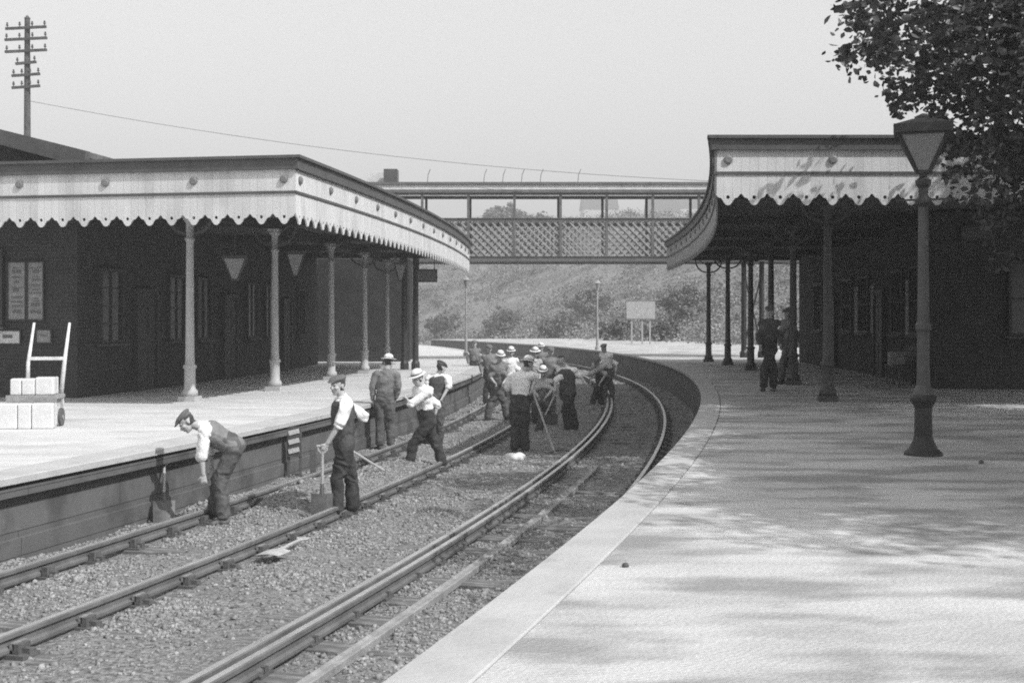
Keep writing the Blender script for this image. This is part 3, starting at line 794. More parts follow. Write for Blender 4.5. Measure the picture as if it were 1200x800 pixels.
s = MB(); s.bar((bx_(868)+.2, 48.4, 0.4), (bx_(889)+.2, 48.4, 3.4), 0.06); s.bar((bx_(889)+.2, 48.4, 0.4), (bx_(868)+.2, 48.4, 3.4), 0.06); s.build('brace', M['lamp_paint'], fb)
# dark direction sign hanging below the end of the left canopy
t = empty('hanging_sign', ((500-600)*38.4/F, 38.4, 1.4+(378-323)*38.4/F), 0.1, 'dark sign box hanging at the far end of the left canopy', 'sign')
MB().box((0, 0, 0), (0.68, 0.12, 0.42)).build('board', M['cornice'], t)
MB().box((0, -0.065, 0), (0.58, 0.006, 0.30)).build('face', M['boss'], t)
for xx in (-0.25, 0.25): MB().box((xx, 0, 0.55), (0.025, 0.025, 0.68)).build('hanger', M['cornice'], t)

# ------------------------------------------------------------------ TELEGRAPH POLE AND WIRE
TP = Vector(((32-600)*48/F, 48.0, 0)); kz = 48/F
tp = empty('telegraph_pole', (TP.x, TP.y, 0), 0, 'tall dark telegraph pole with six crossarms above the left roof', 'pole')
zt = 1.4+(378-22)*kz
MB().tube([(0, 0, -0.2), (0, 0, 6), (0, 0, zt)], [0.17, 0.145, 0.105], 12).build('post', M['bark'], tp)
MB().tube([(0, 0, zt), (0, 0, zt+0.12)], [0.13, 0.03], 8).build('finial', M['bark'], tp)
for yp, w in ((34, 1.62), (47, 1.68), (61, 1.66), (75, 0.82), (89, 1.12), (103, 1.12)):
    z = 1.4+(378-yp)*kz
    a = MB(); a.bar((-w/2, -0.14, z-0.03), (w/2, -0.14, z+0.05), 0.09, 0.10); ao = a.build('crossarm', M['bark'], tp)
    n_ = 4 if w > 1 else 2
    for i in range(n_):
        xx = -w/2+0.07+(w-0.14)*i/(n_-1)
        i_ = MB(); i_.lathe([(0.018, 0.04), (0.018, 0.10), (0.045, 0.11), (0.05, 0.15), (0.03, 0.19), (0.04, 0.22), (0.02, 0.25)], (xx, -0.14, z-0.03+0.08*(xx/w+.5)), 8)
        i_.build('insulator', M['bark'], ao)
w = MB(); pts = []
for i in range(41):
    t_ = i/40; X_ = TP.x+(20-TP.x)*t_; Y_ = 48-1.2*t_
    z = (1.4+(378-118)*kz)*(1-t_)+6.75*t_-2.1*4*t_*(1-t_)*0.5
    pts.append((X_, Y_, z))
w.tube(pts, 0.009, 5)
tag(w.build('overhead_wire', M['bark']), 'thin sagging wire running from the telegraph pole above the footbridge', 'wire')

# ------------------------------------------------------------------ LUGGAGE BARROW AND PARCELS
B0 = px(37, 500, ZL); bk = (B0.y)/F
br = empty('luggage_barrow', (B0.x, B0.y+0.15, ZL), 0.10, 'pale wooden luggage barrow with raised handles by the left wall', 'barrow')
MB().tube([(-0.20, 0.30, 0.50), (-0.21, 0.36, 0.9), (-0.14, 0.42, 1.50)], [0.030, 0.028, 0.018], 10).build('handle', M['barrow_wood'], br, smooth=True)
MB().tube([(0.27, 0.30, 0.36), (0.31, 0.36, 0.9), (0.37, 0.42, 1.50)], [0.034, 0.030, 0.018], 10).build('handle', M['barrow_wood'], br, smooth=True)
MB().bar((-0.20, 0.365, 0.97), (0.315, 0.365, 0.97), 0.04, 0.05).build('crossbar', M['barrow_wood'], br)
d_ = MB(); d_.box((0, 0.02, 0.43), (0.70, 0.46, 0.05)); d_.box((0, -0.215, 0.395), (0.70, 0.03, 0.13)); d_.build('deck', M['barrow_grey'], br)
for xx in (-0.31, 0.31): MB().bar((xx, 0.22, 0.405), (xx, 0.30, 0.0), 0.045).build('leg', M['barrow_wood'], br)
for xx in (-0.36, 0.36):
    wv = MB(); wv.tube([(xx-0.02, 0.0, 0.13), (xx+0.02, 0.0, 0.13)], 0.13, 20); wo = wv.build('wheel', M['iron'], br)
    MB().tube([(xx-0.03, 0, 0.13), (xx+0.03, 0, 0.13)], 0.03, 10).build('hub', M['barrow_grey'], wo)
def on_b(x, y, z):
    c_, s_ = math.cos(0.10), math.sin(0.10); return (br.location.x+x*c_-y*s_, br.location.y+x*s_+y*c_, ZL+z)
labs = (('left', -0.235), ('middle', -0.06), ('right', 0.165)); wds = (0.15, 0.18, 0.25)
for (nm, xx), w_ in zip(labs, wds):
    parcel(on_b(xx, -0.02, 0.457), (w_, 0.30, 0.235+0.02*(w_ > .2)), 0.10, 'white parcel on the barrow deck, %s one of three' % nm, group='white parcels around the luggage barrow')
for (nm, xx), w_ in zip((('left', -0.245), ('middle', -0.01), ('right', 0.235)), (0.27, 0.18, 0.29)):
    parcel(on_b(xx, -0.42, 0.0), (w_, 0.22, 0.36), 0.10, 'white box on the platform before the barrow, %s one of three' % nm, group='white parcels around the luggage barrow')

# ------------------------------------------------------------------ SMALL THINGS IN THE PIT
s0 = P(-6.02, phiY(18.3, -6.02), 0)
ms = empty('striped_marker', (s0.x, s0.y, -1.0), 0.0, 'low marker board with three white bars against the left platform wall', 'sign')
MB().box((0.0, 0, 0.60), (0.20, 0.03, 0.46)).build('board', M['cornice'], ms)
for q, zz in enumerate((0.46, 0.60, 0.74)):
    b = MB(); b.bar((-0.08, -0.022, zz-0.015), (0.08, -0.022, zz+0.025), 0.012, 0.07); b.build('bar', M['white'], ms)
for xx in (-0.09, 0.09): MB().box((xx, 0.03, 0.38), (0.04, 0.03, 0.76)).build('post', M['iron'], ms)
m2 = MB(); m2.box((0.28, 0.05, 0.22), (0.08, 0.08, 0.50)); m2.build('stay', M['iron'], ms)

def shovel(name, tip, top, blade_mat='tool_steel', label='', yaw=0.0, D=True, cat='shovel', roll=None):
    """tip = bottom end of the blade, top = end of the handle"""
    tip = Vector(tip); top = Vector(top); d = (top-tip).normalized(); L = (top-tip).length
    side = Vector((math.cos(yaw), math.sin(yaw), 0)); side = (side-d*side.dot(d)).normalized(); nrm = d.cross(side)
    m_ = Matrix((side, nrm, d)).transposed()
    def W(x, y, z): return tuple(m_ @ Vector((x, y, z)))
    t = empty(name, tip, 0, label, cat)
    b = MB(); w = 0.13; hb = 0.31; cols = 7; rows = 6; vs = []
    for j in range(rows+1):
        zz = hb*j/rows
        for i in range(cols+1):
            u = -1+2*i/cols; taper = 1-0.06*(1-j/rows); 
            vs.append(W(u*w*taper, 0.02*u*u-0.012, zz+(0.02*u*u if j == 0 else 0)))
    fs = [(j*(cols+1)+i, j*(cols+1)+i+1, (j+1)*(cols+1)+i+1, (j+1)*(cols+1)+i) for j in range(rows) for i in range(cols)]
    n0 = len(vs); vs2 = [tuple(Vector(v)+nrm*0.006) for v in vs]
    edge = [i for i in range(cols+1)]+[j*(cols+1)+cols for j in range(1, rows+1)]+[rows*(cols+1)+i for i in range(cols-1, -1, -1)]+[j*(cols+1) for j in range(rows-1, 0, -1)]
    fs2 = fs+[tuple(n0+i for i in f[::-1]) for f in fs]+[(edge[i], edge[(i+1) % len(edge)], n0+edge[(i+1) % len(edge)], n0+edge[i]) for i in range(len(edge))]
    b.add(vs+vs2, fs2); b.tube([W(0, 0.01, hb-0.03), W(0, 0.015, hb+0.12)], [0.028, 0.022], 8)
    b.build('blade', M[blade_mat], t)
    h = MB(); h.tube([W(0, 0.015, hb+0.08), W(0, 0.0, L*0.6), W(0, 0, L-0.06)], [0.019, 0.018, 0.017], 8)
    if D:
        h.tube([W(0, 0, L-0.10), W(-0.05, 0, L-0.05), W(-0.055, 0, L)], 0.012, 6); h.tube([W(0, 0, L-0.10), W(0.05, 0, L-0.05), W(0.055, 0, L)], 0.012, 6); h.tube([W(-0.07, 0, L), W(0.07, 0, L)], 0.015, 8)
    h.build('handle', M['tool_wood'] if D != 'dark' else M['bark'], t)
    return t
def pick(tip, top, label, yaw=0.0):
    tip = Vector(tip); top = Vector(top); d = (top-tip).normalized()
    side = Vector((math.cos(yaw), math.sin(yaw), 0)); side = (side-d*side.dot(d)).normalized()
    t = empty('pickaxe', tip, 0, label, 'pickaxe')
    MB().tube([(0, 0, 0), (top-tip)*0.5, (top-tip)], [0.026, 0.018, 0.020], 8).build('handle', M['tool_wood'], t)
    pts = []; rad = []
    for i in range(9):
        u = -1+i/4; pts.append(side*u*0.30-d*(0.10*u*u)+d*0.04); rad.append(0.026-0.02*abs(u))
    MB().tube(pts, rad, 6).build('head', M['tool_steel'], t)
    return t
# leaning shovel by the left wall
a = px(176, 609, ZG); b_ = P(-6.235, phiY(14.75, -6.235), -0.31)
sh = shovel('shovel', (P(-5.93, phiY(14.2, -5.93), ZG+0.0)), (b_.x+0.03, b_.y, -0.27), 'tool_steel', 'dark short shovel leaning against the left platform wall', 0.25, D=True)
# shovel lying on the ballast
t_ = px(312, 650, ZG+0.10); h_ = px(397, 612, ZG+0.07)
shovel('shovel', t_, (h_-t_).normalized()*1.0+t_, 'tool_bright', 'bright bladed shovel lying flat on the ballast behind the standing man', 0.9)
# white bundle on the ground, dark box, stones on the platform
def bundle(p, size, m, name, label, cat, seed=0):
    mb = MB(); mb.ellipsoid((0, 0, 0), (size[0]/2, size[1]/2, size[2]/2), nu=28, nv=16)
    me = mb.mesh(name, M[m], smooth=True)
    for v in me.vertices:
        n = fbm(np.array([v.co.x*9+seed]), np.array([v.co.y*9+v.co.z*7]), 4)[0]
        v.co *= 1+0.7*n
        if v.co.z < -size[2]*0.25: v.co.z = -size[2]*0.25
    o = bpy.data.objects.new(name, me); C.objects.link(o); o.location = (p[0], p[1], p[2]+size[2]*0.25); tag(o, label, cat); return o
bundle(px(603, 541, ZG+.03), (0.40, 0.26, 0.22), 'parcel', 'folded_coat', 'white crumpled coat lying on the ballast near the gang', 'coat', 3)
cb = px(640, 499, ZG+0.02)
t = empty('tool_box', cb, 0.2, 'dark open topped box on the track bed among the gang', 'box')
m_ = MB()
for (c_, dd) in (((0, -0.15, 0.14), (0.46, 0.02, 0.26)), ((0, 0.15, 0.14), (0.46, 0.02, 0.26)), ((-0.22, 0, 0.14), (0.02, 0.28, 0.26)), ((0.22, 0, 0.14), (0.02, 0.28, 0.26)), ((0, 0, 0.02), (0.42, 0.28, 0.02))): m_.box(c_, dd)
m_.build('crate', M['cornice'], t)
MB().tube([(-0.22, 0, 0.26), (-0.2, 0, 0.36), (0.2, 0, 0.36), (0.22, 0, 0.26)], 0.012, 6).build('handle', M['iron'], t)
for (xp, yp, sz, lb_) in ((733, 664, 0.034, 'small dark stone lying near the coping line of the right platform'), (1150, 543, 0.055, 'small dark clod on the platform right of the lamp post')):
    bundle(px(xp, yp, 0.0), (sz, sz, sz*0.9), 'cornice', 'stone', lb_, 'stone', xp)

# ------------------------------------------------------------------ FAR HOUSES
def house(x, d, w, h, ztop, label):
    X_ = (x-600)*d/F; z0 = float(ground_z(X_, d))-0.3; zt = 1.4+(378-ztop)*d/F; H = zt-z0
    t = empty('house', (X_, d, z0), 0.1, label, 'house', 'distant houses on the far hill')
    MB().box((0, 0, H*0.36), (w, w*0.7, H*0.72)).build('wall', M['house'], t)
    r = MB(); a = w/2+0.3; b = w*0.35+0.3; zz = H*0.72+0.01
    r.add([(-a, -b, zz), (a, -b, zz), (a, b, zz), (-a, b, zz), (-a, 0, H), (a, 0, H)], [(0, 1, 5, 4), (2, 3, 4, 5), (0, 4, 3), (1, 2, 5), (0, 3, 2, 1)])
    ro = r.build('roof', M['slate'], t)
    MB().box((w*0.3, 0, H+0.2), (0.8, 0.8, 1.6)).build('chimney', M['station_wall'], ro)
    for xx in (-w*0.3, 0, w*0.3): 
        MB().box((xx, -w*0.35-0.03, H*0.45), (0.9, 0.06, 1.4)).build('window', M['glass'], t)
def ground_z(x, y):
    x = np.asarray(float(x)); y = np.asarray(float(y)); z = hill_h(x, y)-1.25
    f_ = np.clip((y-330)/500, 0, 1)
    return z+f_*f_*(3-2*f_)*(46+fbm(np.atleast_1d(x*0.004), np.atleast_1d(y*0.004), 4)[0]*55)*np.exp(-((x-60)/900)**2)
house(702, 520, 15, 8, 229, 'small distant house with slate roof seen through the middle of the footbridge')
house(776, 500, 13, 8, 229, 'distant house seen through the footbridge just right of the far pale lamp')
house(812, 540, 14, 8, 228, 'distant house partly hidden by the right canopy edge')

# scrub on the embankment: thousands of small leaf sprays in uneven clumps
def leaf_mesh(name, centers, spread, per, size, m, flat=0.8, stalk=None):
    pts = []; 
    for (c, sp_, n_) in zip(centers, spread, per):
        q = rng.normal(0, 1, (n_, 3)); q /= np.maximum(np.linalg.norm(q, axis=1, keepdims=True), 1e-6); q *= (rng.random((n_, 1))**0.45)
        q = q*np.array([sp_, sp_, sp_*flat]); pts.append(q+np.array(c))
    p = np.concatenate(pts); N = len(p)
    a = rng.normal(0, 1, (N, 3)); a[:, 2] *= 0.7; a /= np.linalg.norm(a, axis=1, keepdims=True)
    b = rng.normal(0, 1, (N, 3)); b -= a*(a*b).sum(1, keepdims=True); b /= np.linalg.norm(b, axis=1, keepdims=True)
    s = size*rng.uniform(0.6, 1.3, (N, 1)); nrm = np.cross(a, b)
    # five-point leaf folded along its rib
    V = np.stack([p-a*s, p-a*s*0.2+b*s*0.62+nrm*s*.15, p+a*s*0.55+b*s*0.40+nrm*s*.1, p+a*s, p+a*s*0.55-b*s*0.40+nrm*s*.1, p-a*s*0.2-b*s*0.62+nrm*s*.15], 1)
    co = V.reshape(-1, 3)
    base = np.array([[0, 1, 2, 3], [0, 3, 4, 5]]); q = (base[None]+(np.arange(N)*6)[:, None, None]).reshape(-1, 4)
    me = bpy.data.meshes.new(name); me.vertices.add(len(co)); me.vertices.foreach_set('co', co.ravel().astype(np.float32))
    me.loops.add(q.size); me.loops.foreach_set('vertex_index', q.ravel().astype(np.int32))
    me.polygons.add(len(q)); me.polygons.foreach_set('loop_start', np.arange(0, q.size, 4, dtype=np.int32))
    me.update(calc_edges=True); me.materials.append(m)
    return me
cs, sp, pr = [], [], []
for _ in range(15000):
    ph_ = rng.uniform(0.02, 1.0); r_ = 10.5+64*rng.random()
    p = P(r_, ph_)
    if abs(p.x/p.y) > 0.30 or p.y < 55 or p.y > 190: continue
    k = fbm(np.array([p.x*0.09]), np.array([p.y*0.09+7]), 3)[0]
    if k < -0.10 and rng.random() < 0.6: continue
    w_ = rng.uniform(0.35, 1.1)*(1+max(0, k)*2.5)
    cs.append((p.x, p.y, float(ground_z(p.x, p.y))+w_*0.35)); sp.append(w_); pr.append(int(26*w_*w_+8))
me = leaf_mesh('undergrowth', cs, sp, pr, 0.11, M['scrub'])
o = bpy.data.objects.new('undergrowth', me); C.objects.link(o); tag(o, 'rough scrub and bramble covering the embankment behind the far platform', 'undergrowth', kind='stuff')

def shrub(xp, d, w, h, label, name='bush', cat='bush', group='bushes on the embankment', size=0.12, trunk=False):
    X_ = (xp-600)*d/F; z0 = float(ground_z(X_, d))
    t = empty(name, (X_, d, z0), 0, label, cat, group)
    c_, q_, n_ = [], [], []
    for i in range(int(70 if w < 6 else 130)):
        v = Vector((random.gauss(0, 1), random.gauss(0, 1), random.gauss(0, 1))).normalized()*random.uniform(0.45, 1.0)
        lump = 1+0.35*math.sin(v.x*5+xp)*math.cos(v.y*4+xp)
        c_.append((v.x*w/2*lump, v.y*w/2.4*lump, h*0.5+v.z*h*0.48*lump)); q_.append(w*0.10*random.uniform(.6, 1.4)); n_.append(55)
    me = leaf_mesh('foliage', c_, q_, n_, size, M['bush_leaf']); o_ = bpy.data.objects.new('foliage', me); C.objects.link(o_); o_.parent = t
    for k in range(3): MB().tube([(0, 0, -0.2), (random.uniform(-.2, .2)*w, 0, h*0.35), (random.uniform(-.3, .3)*w, random.uniform(-.2, .2)*w, h*0.7)], [0.02*w, 0.014*w, 0.004*w], 6).build('trunk' if trunk else 'stem', M['bark'], t)
shrub(722, 96, 3.4, 3.0, 'dark bush on the embankment between the pale lamp post and name board')
shrub(778, 92, 3.0, 2.4, 'dark bush low on the embankment just right of the name board')
shrub(800, 104, 4.0, 3.2, 'broad dark bush higher on the embankment near the right canopy end')
shrub(655, 112, 3.6, 2.6, 'rounded bush on the embankment left of the middle pale lamp post')
shrub(585, 124, 4.4, 3.0, 'wide bush on the embankment under the left part of the footbridge')
shrub(690, 120, 4.6, 3.4, 'bush high on the embankment just under the middle of the footbridge')
shrub(520, 132, 3.8, 2.8, 'bush on the embankment just right of the left canopy end')
shrub(588, 195, 9.0, 5.0, 'bushy tree on the hill crest seen through the footbridge, left one of two', 'tree', 'tree', 'trees on the hill crest', 0.25, True)
shrub(628, 200, 7.5, 4.2, 'bushy tree on the hill crest seen through the footbridge, right one of two', 'tree', 'tree', 'trees on the hill crest', 0.25, True)

# ------------------------------------------------------------------ TREE OVER THE RIGHT PLATFORM
tr = empty('tree', (9.9, 15.6, 0.0), 0, 'leafy broad-leaved tree hanging over the right canopy and lamp', 'tree')
Tb = Vector((9.9, 15.6, 0.0))
def br_pts(a, b, sag=0.3, n=6, wob=0.2):
    a = Vector(a); b = Vector(b); out = []
    for i in range(n+1):
        t_ = i/n; p = a.lerp(b, t_)+Vector((random.uniform(-wob, wob), random.uniform(-wob, wob), 0))*math.sin(t_*math.pi)+Vector((0, 0, 1))*sag*math.sin(t_*math.pi)
        out.append(p)
    return out
MB().tube([(0, 0, -0.1), (0.02, 0, 0.3), (-0.05, 0.02, 1.4), (-0.15, 0, 3.0), (-0.3, 0, 4.6), (-0.4, 0.1, 6.5), (-0.3, 0, 8.6)], [0.34, 0.27, 0.24, 0.21, 0.17, 0.11, 0.04], 12).build('trunk', M['bark'], tr, smooth=True)
def shade_clears_track(q):          # crown shaped by its shadow: clumps that would shade the track are dropped
    xs_, ys_ = q.x-0.84*q.z, q.y+0.55*q.z
    if q.z < 5.5: return xs_ > -0.3
    return xs_ > CX+math.sqrt(R0**2-(ys_-CY)**2)+0.7
CC = Vector((8.9, 11.8, 6.6))-Tb; RC = Vector((5.45, 8.2, 4.5))  # crown stretched out of view toward the camera to shade the platform
lc, ls, lp_ = [], [], []
for i in range(80):
    while True:
        v = Vector((random.gauss(0, 1), random.gauss(0, 1), random.gauss(0, 1))).normalized()
        if v.x < 0.6: break
    end = CC+Vector((v.x*RC.x, v.y*RC.y, v.z*RC.z))*random.uniform(0.70, 0.95)
    ew = end+Tb
    if ew.y > 18.0 or not shade_clears_track(ew): continue
    st = Vector((-0.2, 0, random.uniform(2.2, 6.5)))
    pts = br_pts(st, end, 0.45, 7, 0.25)
    MB().tube(pts, [0.075*(1-k/8)+0.010 for k in range(8)], 6).build('limb', M['bark'], tr, smooth=True)
    for k in range(4, 8):
        for _ in range(3):
            off = Vector((random.gauss(0, 1), random.gauss(0, 1), random.gauss(0, .8)))*0.35
            lc.append(tuple(pts[k]+off)); ls.append(random.uniform(0.2, 0.42)); lp_.append(random.randint(24, 46))
n_ = 0
while n_ < 4600:
    v = Vector((random.uniform(-1, 1), random.uniform(-1, 1), random.uniform(-1, 1)))
    if v.length > 1: continue
    p = CC+Vector((v.x*RC.x, v.y*RC.y, v.z*RC.z)); w_ = p+Tb
    if w_.y > 18.0 or not shade_clears_track(w_): continue
    k = fbm(np.array([w_.x*0.8+w_.z*0.5]), np.array([w_.z*0.8+w_.y*0.5]), 2)[0]
    keep = 0.30+1.1*(1-v.length)+k*2.2+max(0, v.x)*0.8+(0.35 if w_.y < 13.0 else 0)
    if random.random() > keep: n_ += 1; continue
    n_ += 1
    lc.append(tuple(p)); ls.append(random.uniform(0.22, 0.5)); lp_.append(random.randint(22, 44))
for i in range(620):
    v = Vector((random.gauss(0, 1), random.gauss(0, 1), random.gauss(0, 1))).normalized()*random.random()**0.4
    w_ = Vector((8.35, 15.3, 4.0))+Vector((v.x*2.95, v.y*2.3, v.z*2.5)); w_.x += random.uniform(-.2, .2)
    lc.append(tuple(w_-Tb)); ls.append(random.uniform(0.2, 0.42)); lp_.append(random.randint(18, 34))
for i in range(120):
    v = Vector((random.gauss(0, 1), random.gauss(0, 1), random.gauss(0, 1))).normalized()*random.random()**0.5
    w_ = Vector((5.35, 14.8, 4.75))+Vector((v.x*1.45, v.y*1.2, v.z*0.85-v.x*0.25))
    if fbm(np.array([w_.x*1.9]), np.array([w_.z*1.9]), 2)[0] < -0.06: continue
    lc.append(tuple(w_-Tb)); ls.append(random.uniform(0.12, 0.26)); lp_.append(random.randint(10, 24))
for z_ in (4.3, 4.8, 5.2):
    MB().tube(br_pts((-0.3, 0, 4.3), Vector((4.3+random.random()*.5, 14.8, z_))-Tb, 0.5, 7, 0.15), [0.06*(1-k/8)+0.008 for k in range(8)], 6).build('limb', M['bark'], tr, smooth=True)
me = leaf_mesh('crown', lc, ls, lp_, 0.058, M['leaf'])
o = bpy.data.objects.new('crown', me); C.objects.link(o); o.parent = tr

# ------------------------------------------------------------------ PEOPLE
def hash_name(n): return sum(ord(c) for c in n)*0.137
def remesh(mb, name, m, voxel, smooth=4, parent=None, factor=0.5, fold=0.0):
    me = mb.mesh(name+'_src', m, smooth=True, merge=False)
    bm = bmesh.new(); bm.from_mesh(me); bmesh.ops.recalc_face_normals(bm, faces=bm.faces); bm.to_mesh(me); bm.free()
    o = bpy.data.objects.new(name, me); C.objects.link(o)
    r = o.modifiers.new('r', 'REMESH'); r.mode = 'VOXEL'; r.voxel_size = voxel; r.use_smooth_shade = True
    s = o.modifiers.new('s', 'SMOOTH'); s.factor = factor; s.iterations = smooth
    dg = bpy.context.evaluated_depsgraph_get(); e = o.evaluated_get(dg)
    nm = bpy.data.meshes.new_from_object(e); o.modifiers.clear(); o.data = nm; nm.name = name
    bpy.data.meshes.remove(me)
    for p in nm.polygons: p.use_smooth = True
    if fold:
        n_ = len(nm.vertices); co_ = np.empty(n_*3); nm.vertices.foreach_get('co', co_); co_ = co_.reshape(-1, 3)
        no_ = np.empty(n_*3); nm.vertex_normals.foreach_get('vector', no_); no_ = no_.reshape(-1, 3)
        sd_ = (hash_name(name)+parent.location.x*7.3) if parent is not None else 0.0
        x, y, z = co_[:, 0]+sd_, co_[:, 1], co_[:, 2]
        wx = fbm(x*3+z*2, y*3+z*3, 2)
        a_ = 1-2*np.abs(fbm(x*5.5+y*3+wx*2.2, z*8.5-y*4+wx*3, 2))*2.2
        b_ = fbm(x*16+z*4, y*16+z*11, 3)
        d_ = fold*(a_*0.6-0.25+b_*0.55)
        co_ = co_+no_*d_[:, None]; nm.vertices.foreach_set('co', co_.ravel()); nm.update()
    if parent is not None: o.parent = parent
    return o
def loft(mb, secs, n=16):
    """secs: list of (centre, side vector*rx, front vector*ry); closed tube with rounded ends"""
    vs = []; 
    def ring(c, a, b, k=1.0):
        for i in range(n):
            t = 2*math.pi*i/n; vs.append(Vector(c)+Vector(a)*math.cos(t)*k+Vector(b)*math.sin(t)*k)
    S = list(secs)
    c0, a0, b0 = S[0]; d0 = (Vector(S[0][0])-Vector(S[1][0])).normalized(); r0 = min(Vector(a0).length, Vector(b0).length)
    c1, a1, b1 = S[-1]; d1 = (Vector(S[-1][0])-Vector(S[-2][0])).normalized(); r1 = min(Vector(a1).length, Vector(b1).length)
    ring(Vector(c0)+d0*r0*0.55, a0, b0, 0.45); ring(Vector(c0)+d0*r0*0.35, a0, b0, 0.80)
    for c, a, b in S: ring(c, a, b)
    ring(Vector(c1)+d1*r1*0.35, a1, b1, 0.80); ring(Vector(c1)+d1*r1*0.55, a1, b1, 0.45)
    m_ = len(vs)//n; fs = [(j*n+i, j*n+(i+1) % n, (j+1)*n+(i+1) % n, (j+1)*n+i) for j in range(m_-1) for i in range(n)]
    fs += [tuple(range(n))[::-1], tuple((m_-1)*n+i for i in range(n))]
    mb.add(vs, fs); return mb
def limb(mb, pts, rads, n=12):
    """tube with rounded ends through joints, extra ring near each joint for a firm bend"""
    pts = [Vector(p) for p in pts]
    secs = []; ref = Vector((0.31, -0.93, 0.2))
    P_, R_ = [], []
    for i, (p, r) in enumerate(zip(pts, rads)):
        P_.append(p); R_.append(r)
        if i < len(pts)-1:
            q = pts[i+1]; P_.append(p.lerp(q, 0.35)); R_.append(r*1.03*0.7+rads[i+1]*0.3*1.03); P_.append(p.lerp(q, 0.75)); R_.append(r*0.3+rads[i+1]*0.7)
    for i, p in enumerate(P_):
        t = (P_[min(i+1, len(P_)-1)]-P_[max(i-1, 0)]).normalized()
        x = (ref-t*ref.dot(t)).normalized(); y = t.cross(x); secs.append((p, x*R_[i], y*R_[i])); ref = x
    return loft(mb, secs, n)
def hand(mb, w, d, palm_n, thumb_side, curl=0.5, s=1.0):
    """w wrist, d direction, palm_n palm normal, thumb_side vector"""
    w = Vector(w); d = Vector(d).normalized(); pn = Vector(palm_n); pn = (pn-d*pn.dot(d)).normalized(); sd = d.cross(pn)
    if sd.dot(Vector(thumb_side)) < 0: sd = -sd
    loft(mb, [(w-d*0.01*s, sd*0.026*s, pn*0.018*s), (w+d*0.03*s, sd*0.036*s, pn*0.016*s), (w+d*0.085*s, sd*0.041*s, pn*0.014*s)], 12)
    for k, (off, L) in enumerate(((0.030, 0.072), (0.010, 0.080), (-0.011, 0.074), (-0.031, 0.058))):
        p = w+d*0.088*s+sd*off*s; dd = d.copy(); pts = [p-d*0.02*s, p]; 
        for seg, fr in enumerate((0.45, 0.32, 0.23)):
            a = curl*(0.7, 1.0, 0.8)[seg]; dd = (dd*math.cos(a)+pn*math.sin(a)).normalized() if seg == 0 else (Matrix.Rotation(a, 3, dd.cross(pn).normalized()) @ dd)
            p = p+dd*L*fr*s; pts.append(p)
        limb(mb, pts, [0.010*s, 0.0102*s, 0.0095*s, 0.0085*s, 0.0075*s], 8)
    p = w+d*0.03*s+sd*0.030*s; q = p+(sd*0.75+d*0.6+pn*0.35).normalized()*0.035*s; r = q+(d*0.9+sd*0.25+pn*0.5).normalized()*0.032*s; e = r+(d+pn*0.6).normalized()*0.024*s
    limb(mb, [p-sd*0.015*s, p, q, r, e], [0.013*s, 0.014*s, 0.012*s, 0.0105*s, 0.009*s], 8)
def head(mb, c, f, up, s=1.0):
    """c centre of the head, f facing, up"""
    c = Vector(c); f = Vector(f).normalized(); up = Vector(up); up = (up-f*up.dot(f)).normalized(); x = f.cross(up)
    m_ = Matrix((x, f, up)).transposed()
    E = lambda p, r: mb.ellipsoid(c+m_ @ (Vector(p)*s), [q*s for q in r], m_, 16, 12)
    E((0, -0.012, 0.030), (0.074, 0.094, 0.085)); E((0, 0.030, -0.035), (0.056, 0.060, 0.070)); E((0, 0.055, -0.088), (0.030, 0.026, 0.022))
    E((0, 0.075, 0.022), (0.048, 0.020, 0.012)); E((0, 0.082, -0.058), (0.025, 0.014, 0.012))
    for sx in (-1, 1):
        E((sx*0.038, 0.060, -0.020), (0.024, 0.028, 0.022)); E((sx*0.076, -0.008, -0.008), (0.009, 0.020, 0.032))
    limb(mb, [c+m_ @ Vector((0, 0.084*s, 0.008*s)), c+m_ @ Vector((0, 0.104*s, -0.022*s)), c+m_ @ Vector((0, 0.096*s, -0.032*s))], [0.009*s, 0.013*s, 0.013*s], 8)
    return m_
def paint_face(o, c, m_, s=1.0):
    c = Vector(c)
    tg = [(Vector((sx*0.030, 0.088, 0.004))*s, 0.013*s) for sx in (-1, 1)]+[(Vector((q, 0.096, -0.060))*s, 0.008*s) for q in (-0.016*s, -0.006*s, 0.006*s, 0.016*s)]
    tg = [(c+m_ @ v, r) for v, r in tg]
    lo = m_.transposed()
    for p in o.data.polygons:
        q = lo @ (p.center-c)
        if abs(q.x) > .1*s or q.z > .14*s or q.z < -.14*s or abs(q.y) > .14*s: continue
        if any((p.center-v).length < r for v, r in tg): p.material_index = 1
        elif (q.y < 0.015*s and q.z > -0.055*s and abs(q.x) < .075*s and not (abs(q.x) > 0.066*s and q.z < .025*s)) or (q.z > 0.068*s): p.material_index = 2
def boots(mb, ankle, knee, toe, s=1.0):
    a = Vector(ankle); t = Vector(toe).normalized(); sd = t.cross(Vector((0, 0, 1))).normalized(); up = Vector((0, 0, 1))
    limb(mb, [a.lerp(Vector(knee), 0.30), a], [0.058*s, 0.050*s], 12)
    b = a-up*0.045*s
    loft(mb, [(b-t*0.055*s, sd*0.036*s, up*0.038*s), (b-t*0.01*s, sd*0.042*s, up*0.048*s), (b+t*0.07*s-up*0.006, sd*0.046*s, up*0.038*s), (b+t*0.14*s-up*0.012*s, sd*0.050*s, up*0.028*s), (b+t*0.185*s-up*0.014*s, sd*0.040*s, up*0.022*s)], 12)

